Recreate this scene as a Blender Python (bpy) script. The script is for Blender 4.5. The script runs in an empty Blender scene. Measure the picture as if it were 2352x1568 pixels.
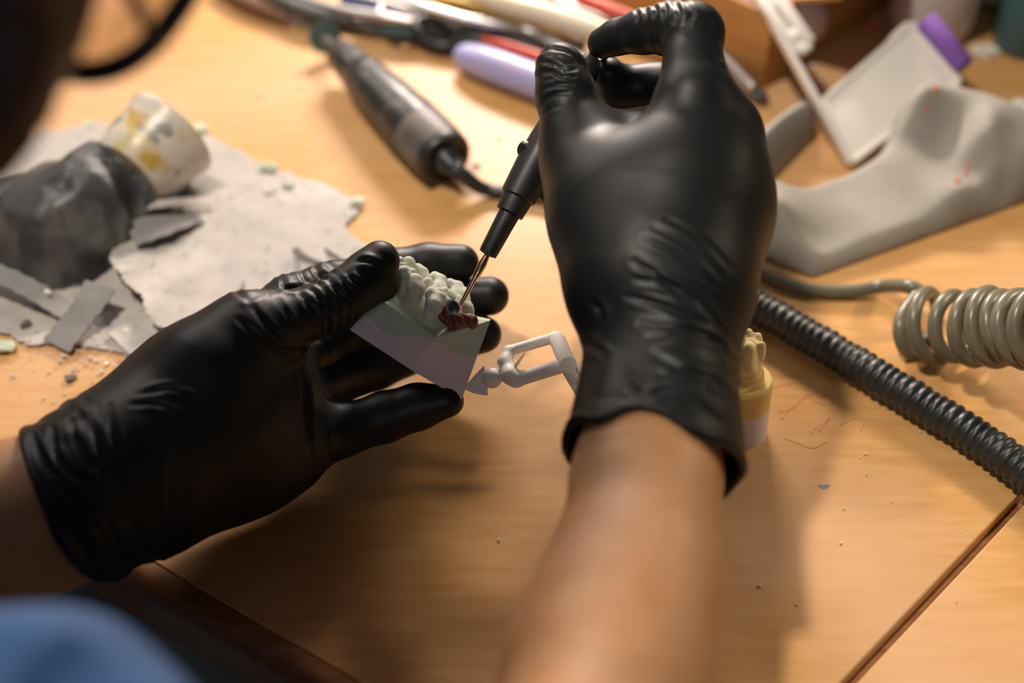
import bpy, bmesh, math, random
import numpy as np
from mathutils import Vector, Matrix

random.seed(7)
SC = bpy.context.scene
COL = SC.collection

# ------------------------------------------------------------------ camera, world, lights, exposure
TH = math.radians(44.0)          # downward pitch
CH, CY, FPX = 0.48, -0.495, 3267.0
CS, SN = math.cos(TH), math.sin(TH)
cam_d = bpy.data.cameras.new('camera')
cam_d.sensor_width = 36.0
cam_d.lens = 36.0 * FPX / 2352.0
cam_d.clip_start = 0.01
cam_d.dof.use_dof = True
cam_d.dof.focus_distance = 0.603
cam_d.dof.aperture_fstop = 3.3
cam = bpy.data.objects.new('camera', cam_d)
cam.location = (0, CY, CH)
cam.rotation_euler = (math.pi / 2 - TH, 0, 0)
COL.objects.link(cam)
SC.camera = cam

SC.view_settings.view_transform = 'Standard'
SC.view_settings.look = 'None'
SC.view_settings.gamma = 1.0
SC.view_settings.use_curve_mapping = False
SC.view_settings.exposure = 0.0

world = bpy.data.worlds.new('world')
SC.world = world
world.use_nodes = True
wb = world.node_tree.nodes['Background']
wb.inputs[0].default_value = (0.62, 0.82, 1.0, 1)
wb.inputs[1].default_value = 0.03


def area_light(name, loc, target, size, power, color, size_y=None):
    d = bpy.data.lights.new(name, 'AREA')
    d.energy = power
    d.color = color
    d.size = size
    if size_y:
        d.shape = 'RECTANGLE'
        d.size_y = size_y
    o = bpy.data.objects.new(name, d)
    o.location = loc
    o.rotation_euler = (Vector(target) - Vector(loc)).to_track_quat('-Z', 'Y').to_euler()
    COL.objects.link(o)
    return o


area_light('bench_lamp_light', (0.02, 0.66, 0.37), (0.03, 0.0, 0.0), 0.26, 8.0, (1.0, 0.85, 0.75), 0.07)
area_light('ceiling_light', (-0.37, -0.17, 1.32), (0.0, 0.0, 0.0), 0.09, 15.0, (1.0, 0.88, 0.76))
area_light('side_light', (-0.22, -1.5, 1.25), (-.1, -.1, 0), 0.3, 2.2, (0.90, 0.95, 1.0))  # fill added on the camera side to brighten the cast's front
area_light('back_sheen_light', (0.0, 1.93, 1.3), (0.0, 0.2, 0), 1.7, 6.0, (1.0, 0.92, 0.94), 0.9)  # broad unseen light added at the back for sheen on the tabletop
area_light('forearm_fill_light', (-0.95, 1.15, 1.1), (-0.1, 0.0, 0), 0.6, 7.0, (1.0, 0.88, 0.80), 0.5)  # soft unseen fill added to lift the left forearm
sd = bpy.data.lights.new('right_lamp_light', 'SPOT')
sd.energy = 12.0
sd.color = (1.0, 0.80, 0.58)
sd.shadow_soft_size = 0.05
sd.spot_size = math.radians(38)
sd.spot_blend = 0.9
so = bpy.data.objects.new('right_lamp_light', sd)
so.location = (0.72, 0.16, 0.52)
so.rotation_euler = (Vector((0.23, -0.10, 0)) - Vector(so.location)).to_track_quat('-Z', 'Y').to_euler()
COL.objects.link(so)

# ------------------------------------------------------------------ projection helpers


def ray(px, py):
    u, v = (px - 1176.0) / FPX, (784.0 - py) / FPX
    return np.array([u, CS + v * SN, -SN + v * CS])


def pt(px, py, d):
    return np.array([0, CY, CH]) + d * ray(px, py)


def gp(px, py, z=0.0):
    r = ray(px, py)
    return np.array([0, CY, CH]) + r * ((z - CH) / r[2])


def gd(px, py, z=0.0):
    return (z - CH) / ray(px, py)[2]


def project(P):
    q = P - np.array([0, CY, CH])
    d = q[:, 1] * CS - q[:, 2] * SN
    v = (q[:, 1] * SN + q[:, 2] * CS) / d
    return np.stack([1176 + FPX * q[:, 0] / d, 784 - FPX * v, d], 1)


def nrm(v):
    v = np.asarray(v, float)
    return v / (np.linalg.norm(v) + 1e-12)


# ------------------------------------------------------------------ object helpers
WL = {}


def link(name, V, F, mat, parent=None, smooth=True, base=None, auto=None):
    V = np.asarray(V, float)
    if parent is not None:
        loc = WL[parent.name]
        rel = np.zeros(3)
    else:
        if base is None:
            base = np.array([V[:, 0].mean(), V[:, 1].mean(), V[:, 2].min()])
        loc = np.asarray(base, float)
        rel = loc
    me = bpy.data.meshes.new(name)
    L = V - loc
    me.from_pydata([tuple(v) for v in L], [], [tuple(int(i) for i in f) for f in F])
    me.validate()
    bm = bmesh.new()
    bm.from_mesh(me)
    bmesh.ops.recalc_face_normals(bm, faces=bm.faces)
    bm.to_mesh(me)
    bm.free()
    for p in me.polygons:
        p.use_smooth = smooth
    if smooth and auto:
        me.set_sharp_from_angle(angle=math.radians(auto))
    if mat is not None:
        me.materials.append(mat)
    o = bpy.data.objects.new(name, me)
    COL.objects.link(o)
    if parent is not None:
        o.parent = parent
    o.location = rel
    WL[o.name] = loc
    return o


def empty(name, loc, label=None, cat=None, group=None):
    o = bpy.data.objects.new(name, None)
    o.empty_display_size = 0.02
    o.location = loc
    COL.objects.link(o)
    WL[o.name] = np.asarray(loc, float)
    tag(o, label, cat, group)
    return o


def tag(o, label=None, cat=None, group=None, kind=None):
    if label:
        o['label'] = label
    if cat:
        o['category'] = cat
    if group:
        o['group'] = group
    if kind:
        o['kind'] = kind
    return o


def join(*ms):
    V, F, n = [], [], 0
    for v, f in ms:
        v = np.asarray(v, float)
        V.append(v)
        F += [tuple(i + n for i in q) for q in f]
        n += len(v)
    return np.concatenate(V), F


def frame_of(d, hint=None):
    d = nrm(d)
    h = np.array([0, 0, 1.0]) if hint is None else nrm(hint)
    if abs(np.dot(d, h)) > 0.95:
        h = np.array([1.0, 0, 0])
    a = nrm(np.cross(h, d))
    return a, np.cross(d, a), d


def spline(P, n):
    P = np.asarray(P, float)
    m = len(P)
    Q = np.concatenate([[2 * P[0] - P[1]], P, [2 * P[-1] - P[-2]]])
    out = []
    for i in range(m - 1):
        p0, p1, p2, p3 = Q[i:i + 4]
        for t in np.linspace(0, 1, n, endpoint=False):
            out.append(0.5 * (2 * p1 + (p2 - p0) * t + (2 * p0 - 5 * p1 + 4 * p2 - p3) * t * t + (3 * p1 - p0 - 3 * p2 + p3) * t ** 3))
    out.append(P[-1])
    return np.array(out)


def resample(P, step):
    seg = np.linalg.norm(np.diff(P, axis=0), axis=1)
    s = np.concatenate([[0], np.cumsum(seg)])
    n = max(2, int(s[-1] / step) + 1)
    t = np.linspace(0, s[-1], n)
    return np.stack([np.interp(t, s, P[:, k]) for k in range(P.shape[1])], 1), t


def tube(P, R, seg=14, cap=True):
    P = np.asarray(P, float)
    n = len(P)
    R = np.full(n, R) if np.isscalar(R) else np.asarray(R)
    T = np.gradient(P, axis=0)
    T /= np.linalg.norm(T, axis=1)[:, None] + 1e-12
    a, b, _ = frame_of(T[0])
    V, F = [], []
    for i in range(n):
        a = nrm(a - np.dot(a, T[i]) * T[i])
        b = np.cross(T[i], a)
        for k in range(seg):
            w = 2 * math.pi * k / seg
            V.append(P[i] + R[i] * (math.cos(w) * a + math.sin(w) * b))
    for i in range(n - 1):
        for k in range(seg):
            k2 = (k + 1) % seg
            F.append((i * seg + k, i * seg + k2, (i + 1) * seg + k2, (i + 1) * seg + k))
    if cap:
        for i in (0, n - 1):
            c = len(V)
            V.append(P[i])
            for k in range(seg):
                F.append((c, i * seg + k, i * seg + (k + 1) % seg))
    return np.array(V), F


def lathe(p, d, prof, seg=32, sy=1.0):
    a, b, d = frame_of(d)
    P = np.array([np.asarray(p) + d * t for t, r in prof])
    V, F = [], []
    for (t, r), c in zip(prof, P):
        for k in range(seg):
            w = 2 * math.pi * k / seg
            V.append(c + r * (math.cos(w) * a + sy * math.sin(w) * b))
    for i in range(len(prof) - 1):
        for k in range(seg):
            k2 = (k + 1) % seg
            F.append((i * seg + k, i * seg + k2, (i + 1) * seg + k2, (i + 1) * seg + k))
    for i in (0, len(prof) - 1):
        if prof[i][1] > 1e-5:
            c = len(V)
            V.append(P[i])
            for k in range(seg):
                F.append((c, i * seg + k, i * seg + (k + 1) % seg))
    return np.array(V), F


def bevel_mesh(V, F, w, seg=2):
    bm = bmesh.new()
    vs = [bm.verts.new(tuple(v)) for v in V]
    for f in F:
        bm.faces.new([vs[i] for i in f])
    bmesh.ops.recalc_face_normals(bm, faces=bm.faces)
    bmesh.ops.bevel(bm, geom=list(bm.edges), offset=w, segments=seg, affect='EDGES', profile=0.5)
    bm.verts.index_update()
    V2 = np.array([tuple(v.co) for v in bm.verts])
    F2 = [tuple(v.index for v in f.verts) for f in bm.faces]
    bm.free()
    return V2, F2


def prism(poly, ext, bev=0, seg=2):
    poly = [np.asarray(p, float) for p in poly]
    n = len(poly)
    V = poly + [p + np.asarray(ext) for p in poly]
    F = [tuple(range(n)), tuple(range(2 * n - 1, n - 1, -1))]
    F += [(i, (i + 1) % n, n + (i + 1) % n, n + i) for i in range(n)]
    if bev:
        return bevel_mesh(V, F, bev, seg)
    return np.array(V), F


def box(c, ax, half, bev=0, seg=2):
    c = np.asarray(c, float)
    x, y, z = [np.asarray(a, float) * h for a, h in zip(ax, half)]
    return prism([c - x - y - z, c + x - y - z, c + x + y - z, c - x + y - z], 2 * z, bev, seg)


def bar(a, b, w, h, up=(0, 0, 1), bev=0.0005):
    a, b = np.asarray(a, float), np.asarray(b, float)
    s, t, d = frame_of(b - a, up)
    return box((a + b) / 2, (d, s, t), (np.linalg.norm(b - a) / 2, w / 2, h / 2), bev)


# ------------------------------------------------------------------ smooth noise (sum of sines)
_rs = np.random.RandomState(3)
_NK = _rs.normal(size=(24, 3))
_NP = _rs.uniform(0, 6.28, 24)


def snoise(P, freq, seed=0, octs=8):
    K = np.roll(_NK, seed, 0)[:octs]
    Q = np.roll(_NP, seed * 3)[:octs]
    A = P @ (K.T * freq) + Q
    return np.sin(A).sum(1) / math.sqrt(octs / 2.0)


# ------------------------------------------------------------------ distance fields -> smooth meshes
class Field:
    def __init__(self, lo, hi, h):
        self.lo, self.h = np.asarray(lo, float), h
        self.n = np.ceil((np.asarray(hi) - self.lo) / h).astype(int) + 1
        self.f = np.full(self.n, 0.5, np.float32)

    def sub(self, lo, hi):
        i0 = np.clip(np.floor((lo - self.lo) / self.h).astype(int), 0, self.n - 1)
        i1 = np.clip(np.ceil((hi - self.lo) / self.h).astype(int) + 1, 1, self.n)
        sl = tuple(slice(a, b) for a, b in zip(i0, i1))
        g = [self.lo[k] + self.h * np.arange(i0[k], i1[k]) for k in range(3)]
        X = np.stack(np.meshgrid(*g, indexing='ij'), -1).astype(np.float32)
        return sl, X

    def cone(self, a, b, ra, rb, k=0.004, flat=None, kf=1.0, margin=0.014):
        a, b = np.asarray(a, np.float32), np.asarray(b, np.float32)
        r = max(ra, rb) + margin + k
        sl, X = self.sub(np.minimum(a, b) - r, np.maximum(a, b) + r)
        if X.size == 0:
            return self
        ab = b - a
        L2 = float(ab @ ab) + 1e-12
        q = X - a
        t = np.clip((q @ ab) / L2, 0, 1)
        q -= t[..., None] * ab
        d2 = (q * q).sum(-1)
        if flat is not None:
            qn = q @ np.asarray(nrm(flat), np.float32)
            d2 = d2 + (kf * kf - 1) * qn * qn
        d = np.sqrt(d2) - (ra + (rb - ra) * t)
        self.merge(sl, d, k)
        return self

    def merge(self, sl, d, k):
        g = self.f[sl]
        if k > 0:
            hh = np.maximum(k - np.abs(g - d), 0) / k
            self.f[sl] = np.minimum(g, d) - hh * hh * k * 0.25
        else:
            self.f[sl] = np.minimum(g, d)

    def ball(self, c, r, k=0.004, **kw):
        return self.cone(c, np.asarray(c) + 1e-5, r, r, k, **kw)

    def chain(self, pts, k=0.004, **kw):
        for p, q in zip(pts[:-1], pts[1:]):
            self.cone(p[0], q[0], p[1], q[1], k, **kw)
        return self

    def grid(self):
        g = [self.lo[k] + self.h * np.arange(self.n[k]) for k in range(3)]
        return np.stack(np.meshgrid(*g, indexing='ij'), -1).astype(np.float32)

    def mesh(self, smooth=2):
        f, n = self.f, self.n
        s = f < 0
        c = np.zeros(np.array(n) - 1, np.int8)
        for i in (0, 1):
            for j in (0, 1):
                for k in (0, 1):
                    c += s[i:n[0] - 1 + i, j:n[1] - 1 + j, k:n[2] - 1 + k]
        act = np.argwhere((c > 0) & (c < 8))
        idx = -np.ones(np.array(n) - 1, np.int64)
        idx[tuple(act.T)] = np.arange(len(act))
        cor = np.array([(i, j, k) for i in (0, 1) for j in (0, 1) for k in (0, 1)])
        vals = np.stack([f[tuple((act + o).T)] for o in cor], 1)
        P = np.zeros((len(act), 3))
        W = np.zeros(len(act))
        for a in range(8):
            for b in range(a + 1, 8):
                if np.abs(cor[a] - cor[b]).sum() != 1:
                    continue
                va, vb = vals[:, a], vals[:, b]
                m = (va < 0) != (vb < 0)
                t = va[m] / (va[m] - vb[m])
                P[m] += cor[a] + t[:, None] * (cor[b] - cor[a])
                W[m] += 1
        V = self.lo + (act + P / W[:, None]) * self.h
        Q = []
        for ax in range(3):
            u, w = (ax + 1) % 3, (ax + 2) % 3
            sa = [slice(None)] * 3
            sb = [slice(None)] * 3
            sa[ax], sb[ax] = slice(0, n[ax] - 1), slice(1, n[ax])
            A, B = s[tuple(sa)], s[tuple(sb)]
            e = np.argwhere(A != B)
            ok = (e[:, u] > 0) & (e[:, w] > 0) & (e[:, u] < n[u] - 1) & (e[:, w] < n[w] - 1)
            e = e[ok]
            fl = A[tuple(e.T)]
            du, dw = np.zeros(3, int), np.zeros(3, int)
            du[u], dw[w] = 1, 1
            q = np.stack([idx[tuple((e - du - dw).T)], idx[tuple((e - dw).T)], idx[tuple(e.T)], idx[tuple((e - du).T)]], 1)
            q[~fl] = q[~fl][:, ::-1]
            Q.append(q)
        Q = np.concatenate(Q)
        V = laplace(V, Q, smooth)
        return V, Q


def laplace(V, Q, it, lam=0.6):
    for _ in range(it):
        S = np.zeros_like(V)
        N = np.zeros(len(V))
        for i in range(4):
            a, b = Q[:, i], Q[:, (i + 1) % 4]
            for k in range(3):
                S[:, k] += np.bincount(a, V[b, k], len(V))
            N += np.bincount(a, minlength=len(V))
        V = V + lam * (S / np.maximum(N, 1)[:, None] - V)
    return V


def normals(V, Q):
    n = np.cross(V[Q[:, 2]] - V[Q[:, 0]], V[Q[:, 3]] - V[Q[:, 1]])
    N = np.zeros_like(V)
    for i in range(4):
        for k in range(3):
            N[:, k] += np.bincount(Q[:, i], n[:, k], len(V))
    return N / (np.linalg.norm(N, axis=1)[:, None] + 1e-12)


def S(px, py, d, r):
    """a joint: where it is seen, its distance, its seen radius in pixels"""
    return (pt(px, py, d), r * d / FPX)


def bounds(pts, pad):
    P = np.array([p for p, r in pts])
    R = max(r for p, r in pts)
    return P.min(0) - R - pad, P.max(0) + R + pad


# ------------------------------------------------------------------ materials
def mat(name, color, rough=0.5, metal=0.0, noise=None, bump=None, spec=0.5, **kw):
    m = bpy.data.materials.new(name)
    m.use_nodes = True
    nt = m.node_tree
    b = nt.nodes['Principled BSDF']
    b.inputs['Base Color'].default_value = (*color, 1)
    b.inputs['Roughness'].default_value = rough
    b.inputs['Metallic'].default_value = metal
    b.inputs['Specular IOR Level'].default_value = spec
    for k, v in kw.items():
        b.inputs[k.replace('_', ' ')].default_value = v
    tc = nt.nodes.new('ShaderNodeTexCoord')
    if noise:
        c2, scale, lo, hi = noise[:4]
        mp = nt.nodes.new('ShaderNodeMapping')
        nt.links.new(tc.outputs['Object'], mp.inputs[0])
        if len(noise) > 4:
            mp.inputs['Rotation'].default_value = noise[5]
            mp.inputs['Scale'].default_value = noise[4]
        n = nt.nodes.new('ShaderNodeTexNoise')
        n.inputs['Scale'].default_value = scale
        n.inputs['Detail'].default_value = 6
        nt.links.new(mp.outputs[0], n.inputs['Vector'])
        mr = nt.nodes.new('ShaderNodeMapRange')
        mr.inputs[1].default_value, mr.inputs[2].default_value = lo, hi
        nt.links.new(n.outputs[0], mr.inputs[0])
        mx = nt.nodes.new('ShaderNodeMix')
        mx.data_type = 'RGBA'
        mx.inputs[6].default_value = (*color, 1)
        mx.inputs[7].default_value = (*c2, 1)
        nt.links.new(mr.outputs[0], mx.inputs[0])
        nt.links.new(mx.outputs[2], b.inputs['Base Color'])
    if bump:
        scale, strength, dist = bump
        n = nt.nodes.new('ShaderNodeTexNoise')
        n.inputs['Scale'].default_value = scale
        n.inputs['Detail'].default_value = 5
        nt.links.new(tc.outputs['Object'], n.inputs['Vector'])
        bp = nt.nodes.new('ShaderNodeBump')
        bp.inputs['Strength'].default_value = strength
        bp.inputs['Distance'].default_value = dist
        nt.links.new(n.outputs[0], bp.inputs['Height'])
        nt.links.new(bp.outputs[0], b.inputs['Normal'])
    return m


def layer(m, color, scale, lo, hi, seed=0.0):
    """a further layer of blotches over the base colour"""
    nt = m.node_tree
    b = nt.nodes['Principled BSDF']
    tc = nt.nodes.new('ShaderNodeTexCoord')
    n = nt.nodes.new('ShaderNodeTexNoise')
    n.noise_dimensions = '4D'
    n.inputs['W'].default_value = seed
    n.inputs['Scale'].default_value = scale
    n.inputs['Detail'].default_value = 5
    nt.links.new(tc.outputs['Object'], n.inputs['Vector'])
    mr = nt.nodes.new('ShaderNodeMapRange')
    mr.inputs[1].default_value, mr.inputs[2].default_value = lo, hi
    nt.links.new(n.outputs[0], mr.inputs[0])
    mx = nt.nodes.new('ShaderNodeMix')
    mx.data_type = 'RGBA'
    src = b.inputs['Base Color'].links
    if src:
        nt.links.new(src[0].from_socket, mx.inputs[6])
    else:
        mx.inputs[6].default_value = b.inputs['Base Color'].default_value
    mx.inputs[7].default_value = (*color, 1)
    nt.links.new(mr.outputs[0], mx.inputs[0])
    nt.links.new(mx.outputs[2], b.inputs['Base Color'])
    return m


M = {}
GRAIN = ((1.2, 9.0, 9.0), (0, 0, 0.576))
M['wood'] = mat('varnished_wood', (0.60, 0.342, 0.128), 0.42, noise=((0.53, 0.265, 0.085), 26, 0.35, 0.7) + GRAIN, bump=(260, 0.05, 0.0004), spec=0.36)
layer(M['wood'], (0.64, 0.39, 0.215), 7, 0.45, 0.7, 2.0)
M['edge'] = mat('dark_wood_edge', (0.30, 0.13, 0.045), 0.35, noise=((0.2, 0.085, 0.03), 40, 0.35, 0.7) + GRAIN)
M['glove'] = mat('black_nitrile', (0.0075, 0.0085, 0.0085), 0.46, spec=0.29, bump=(900, 0.10, 0.0003))
M['skin'] = mat('skin', (0.52, 0.27, 0.125), 0.5, noise=((0.46, 0.22, 0.09), 60, 0.4, 0.7), bump=(900, 0.12, 0.0003), Subsurface_Weight=0.08, Subsurface_Scale=0.004)
M['skin'].node_tree.nodes['Principled BSDF'].inputs['Subsurface Radius'].default_value = (1, .35, .2)
M['shirt'] = mat('blue_cotton', (0.03, 0.085, 0.21), 0.85, bump=(1500, 0.2, 0.0003))
M['trousers'] = mat('slate_cotton', (0.30, 0.37, 0.43), 0.9, bump=(1500, 0.2, 0.0003))
M['hair'] = mat('dark_brown_hair', (0.03, 0.012, 0.005), 0.5, noise=((0.05, 0.019, 0.007), 90, 0.4, 0.6, (1, 1, 0.1), (0, 0, 0)))
M['black'] = mat('black_plastic', (0.012, 0.012, 0.013), 0.42)
M['rubber'] = mat('black_rubber', (0.016, 0.019, 0.020), 0.40, noise=((0.03, 0.034, 0.034), 120, 0.4, 0.75), bump=(500, 0.15, 0.0003))
M['motor'] = mat('worn_black_metal', (0.028, 0.028, 0.028), 0.38, noise=((0.11, 0.10, 0.085), 90, 0.5, 0.72))
M['motor2'] = mat('dusty_grey_metal', (0.13, 0.115, 0.095), 0.5, noise=((0.06, 0.055, 0.05), 70, 0.4, 0.7))
M['steel'] = mat('brushed_steel', (0.50, 0.48, 0.47), 0.42, 1.0)
M['bronze'] = mat('heat_tinted_steel', (0.52, 0.36, 0.24), 0.25, 1.0)
M['stone'] = mat('pale_green_stone', (0.47, 0.53, 0.40), 0.8, noise=((0.54, 0.58, 0.45), 160, 0.4, 0.7), bump=(900, 0.2, 0.0003))
M['tooth'] = mat('pale_cream_green_stone', (0.64, 0.64, 0.53), 0.75, noise=((0.47, 0.55, 0.40), 220, 0.5, 0.65), bump=(900, 0.2, 0.0003))
M['pinkplaster'] = mat('lilac_plaster', (0.72, 0.60, 0.62), 0.8, noise=((0.66, 0.54, 0.57), 120, 0.4, 0.7), bump=(900, 0.15, 0.0003))
M['wax'] = mat('brown_wax', (0.17, 0.055, 0.032), 0.5, noise=((0.09, 0.018, 0.01), 300, 0.4, 0.6), bump=(400, 0.3, 0.0006))
M['redmark'] = mat('red_pencil', (0.62, 0.13, 0.08), 0.8)
M['redfaint'] = mat('faint_red_pencil', (0.58, 0.21, 0.085), 0.7)
M['yellowstone'] = mat('yellow_stone', (0.74, 0.56, 0.20), 0.75, noise=((0.66, 0.47, 0.15), 130, 0.4, 0.7), bump=(700, 0.25, 0.0004))
M['yellowtooth'] = mat('pale_yellow_stone', (0.78, 0.63, 0.30), 0.75, noise=((0.70, 0.54, 0.24), 160, 0.4, 0.7), bump=(700, 0.25, 0.0004))
M['whiteplaster'] = mat('white_plaster', (0.74, 0.64, 0.62), 0.85, bump=(900, 0.15, 0.0003))
M['whiteplastic'] = mat('white_plastic', (0.78, 0.73, 0.66), 0.5, Subsurface_Weight=0.1, Subsurface_Scale=0.003)
M['greyrest'] = mat('grey_rubber_foam', (0.30, 0.275, 0.235), 0.75, noise=((0.25, 0.23, 0.195), 40, 0.35, 0.7), bump=(700, 0.2, 0.0004))
M['beigecord'] = mat('olive_grey_vinyl', (0.165, 0.15, 0.10), 0.33, noise=((0.13, 0.12, 0.08), 60, 0.4, 0.7))
M['sheet'] = mat('grey_dusty_paper', (0.46, 0.42, 0.385), 0.9, noise=((0.38, 0.355, 0.335), 45, 0.35, 0.7), bump=(700, 0.4, 0.0005))
layer(M['sheet'], (0.53, 0.50, 0.45), 16, 0.5, 0.7, 4.0)
layer(M['sheet'], (0.30, 0.285, 0.27), 210, 0.57, 0.68, 3.0)
M['film'] = mat('dark_grey_film', (0.038, 0.041, 0.044), 0.5, noise=((0.12, 0.118, 0.113), 34, 0.48, 0.66), bump=(500, 0.3, 0.0005))
M['strip'] = mat('grey_card', (0.22, 0.215, 0.21), 0.8, noise=((0.28, 0.27, 0.26), 70, 0.45, 0.7))
M['cup'] = mat('cloudy_plastic', (0.66, 0.61, 0.52), 0.35, noise=((0.60, 0.50, 0.27), 55, 0.48, 0.58))
layer(M['cup'], (0.52, 0.33, 0.06), 42, 0.60, 0.68, 1.5)
layer(M['cup'], (0.30, 0.29, 0.25), 75, 0.59, 0.64, 7.0)
M['chip'] = mat('pale_green_plaster', (0.50, 0.56, 0.43), 0.85, noise=((0.40, 0.48, 0.36), 200, 0.4, 0.7))
M['chipw'] = mat('white_plaster_chip', (0.68, 0.64, 0.56), 0.85)
M['chipd'] = mat('dark_flake', (0.10, 0.085, 0.075), 0.8)
M['card'] = mat('brown_cardboard', (0.46, 0.22, 0.06), 0.75, noise=((0.38, 0.175, 0.045), 30, 0.4, 0.7, (1, 1, 6), (0, 0, 0)))
M['purple'] = mat('purple_foam', (0.20, 0.085, 0.36), 0.9, bump=(1200, 0.5, 0.0006))
M['lavender'] = mat('lavender_plastic', (0.32, 0.36, 0.66), 0.35, noise=((0.46, 0.36, 0.56), 30, 0.5, 0.7))
M['cream'] = mat('cream_lacquer', (0.74, 0.66, 0.46), 0.35)
M['brownwood'] = mat('brown_handle', (0.16, 0.08, 0.04), 0.5)
M['red'] = mat('red_plastic', (0.55, 0.06, 0.03), 0.4)
M['blue'] = mat('blue_plastic', (0.03, 0.07, 0.25), 0.4)
M['yellow'] = mat('yellow_plastic', (0.62, 0.42, 0.06), 0.4)
M['teal'] = mat('teal_plastic', (0.05, 0.12, 0.13), 0.4)
M['disc'] = mat('green_grey_abrasive', (0.045, 0.095, 0.095), 0.8, noise=((0.08, 0.14, 0.14), 200, 0.4, 0.7))
M['cloth'] = mat('pink_white_cloth', (0.62, 0.48, 0.48), 0.9, bump=(300, 0.5, 0.001))
M['frost'] = mat('frosted_plastic', (0.66, 0.60, 0.56), 0.45, Subsurface_Weight=0.3, Subsurface_Scale=0.006)
M['greypaint'] = mat('grey_beige_paint', (0.30, 0.29, 0.24), 0.5)
M['floor'] = mat('grey_floor', (0.13, 0.15, 0.17), 0.7, noise=((0.10, 0.115, 0.13), 12, 0.4, 0.6))
M['wallpaint'] = mat('wall_paint', (0.40, 0.36, 0.30), 0.9)
M['dust'] = mat('plaster_dust', (0.52, 0.48, 0.40), 0.95)
M['lens'] = mat('spectacle_lens', (0.62, 0.56, 0.54), 0.03, Transmission_Weight=1.0, IOR=1.05)


# ------------------------------------------------------------------ setting
fl = link('floor', *prism([(-3, -2.5, -.74), (3, -2.5, -.74), (3, 2.2, -.74), (-3, 2.2, -.74)], (0, 0, -.03)), M['floor'], smooth=False)
tag(fl, 'grey floor below the bench', 'floor', kind='structure')
wl = link('wall_back', *prism([(-3, 2.0, -.74), (3, 2.0, -.74), (3, 2.1, -.74), (-3, 2.1, -.74)], (0, 0, 3.0)), M['wallpaint'], smooth=False)
tag(wl, 'plain wall behind the bench', 'wall', kind='structure')

# workbench: front edge and seam lines
A0, A1 = gp(262, 1312), gp(722, 1588)
ED = nrm(A1 - A0)
EN = np.array([-ED[1], ED[0], 0])
S0, S1 = gp(1957, 1568), gp(2352, 1146)
SD = nrm(S1 - S0)
SNRM = np.array([SD[1], -SD[0], 0])        # towards the second panel
mm = np.array([[ED[0], -SD[0]], [ED[1], -SD[1]]])
tt = np.linalg.solve(mm, (S0 - A0)[:2])
CX = A0 + ED * tt[0]                        # where the seam meets the front edge
bench = empty('workbench', (0.1, 0.25, -0.74), 'varnished orange-brown wooden workbench with a dark front edge and a seam across it', 'workbench')
UPV = np.array([0, 0, -0.03])


def panel(poly):
    V, F = prism(poly, UPV)
    bm = bmesh.new()
    vs = [bm.verts.new(tuple(v)) for v in V]
    for f in F:
        bm.faces.new([vs[i] for i in f])
    bmesh.ops.recalc_face_normals(bm, faces=bm.faces)
    bm.edges.ensure_lookup_table()
    bmesh.ops.bevel(bm, geom=[e for e in bm.edges if all(abs(v.co.z) < 1e-6 for v in e.verts)], offset=0.0012, segments=3, affect='EDGES', profile=0.5)
    bm.verts.index_update()
    r = np.array([tuple(v.co) for v in bm.verts]), [tuple(v.index for v in f.verts) for f in bm.faces]
    bm.free()
    return r


LIP = 0.0125
far = 1.35
pl = A0 - ED * 0.75
o = link('tabletop', *panel([pl + EN * LIP, CX + EN * LIP - ED * 0.001, CX + SD * far, pl + EN * 1.2]), M['wood'], bench, auto=35)
GAP = 0.0034
o = link('tabletop', *panel([CX + SNRM * GAP + EN * LIP, CX + ED * 0.9 + EN * LIP, CX + ED * 0.9 + SD * far, CX + SNRM * GAP + SD * far]), M['wood'], bench, auto=35)
o['label'] = 'further panel beyond the dark seam'
# rounded dark front edge
prof = [(LIP - .0005, 0.0002), (.008, 0.0), (.0045, -.001), (.0018, -.0035), (.0005, -.0075), (0, -.013), (.0005, -.03), (.02, -.034), (LIP - .0005, -.03)]
ea, eb = pl, CX + ED * 0.9
V = [e + EN * a + np.array([0, 0, b]) for e in (ea, eb) for a, b in prof]
k = len(prof)
F = [(i, (i + 1) % k, k + (i + 1) % k, k + i) for i in range(k)] + [tuple(range(k)), tuple(range(2 * k - 1, k - 1, -1))]
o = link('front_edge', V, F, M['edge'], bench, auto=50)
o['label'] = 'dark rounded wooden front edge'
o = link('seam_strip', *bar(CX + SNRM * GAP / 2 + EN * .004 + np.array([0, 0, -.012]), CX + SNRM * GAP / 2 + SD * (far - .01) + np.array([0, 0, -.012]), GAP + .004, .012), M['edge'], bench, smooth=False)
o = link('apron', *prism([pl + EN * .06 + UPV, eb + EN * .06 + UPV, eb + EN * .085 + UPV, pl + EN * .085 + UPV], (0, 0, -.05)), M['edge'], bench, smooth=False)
for a in (pl + ED * .06 + EN * .12, eb - ED * .06 + EN * .12, pl + ED * .06 + EN * 1.1, eb - ED * .08 + SD * 1.15):
    b = np.array([a[0], a[1], -.74])
    link('leg', *box((b + np.array([a[0], a[1], -.031])) / 2, (ED, EN, (0, 0, 1)), (.03, .03, .3545), .003), M['edge'], bench, auto=40)


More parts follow.
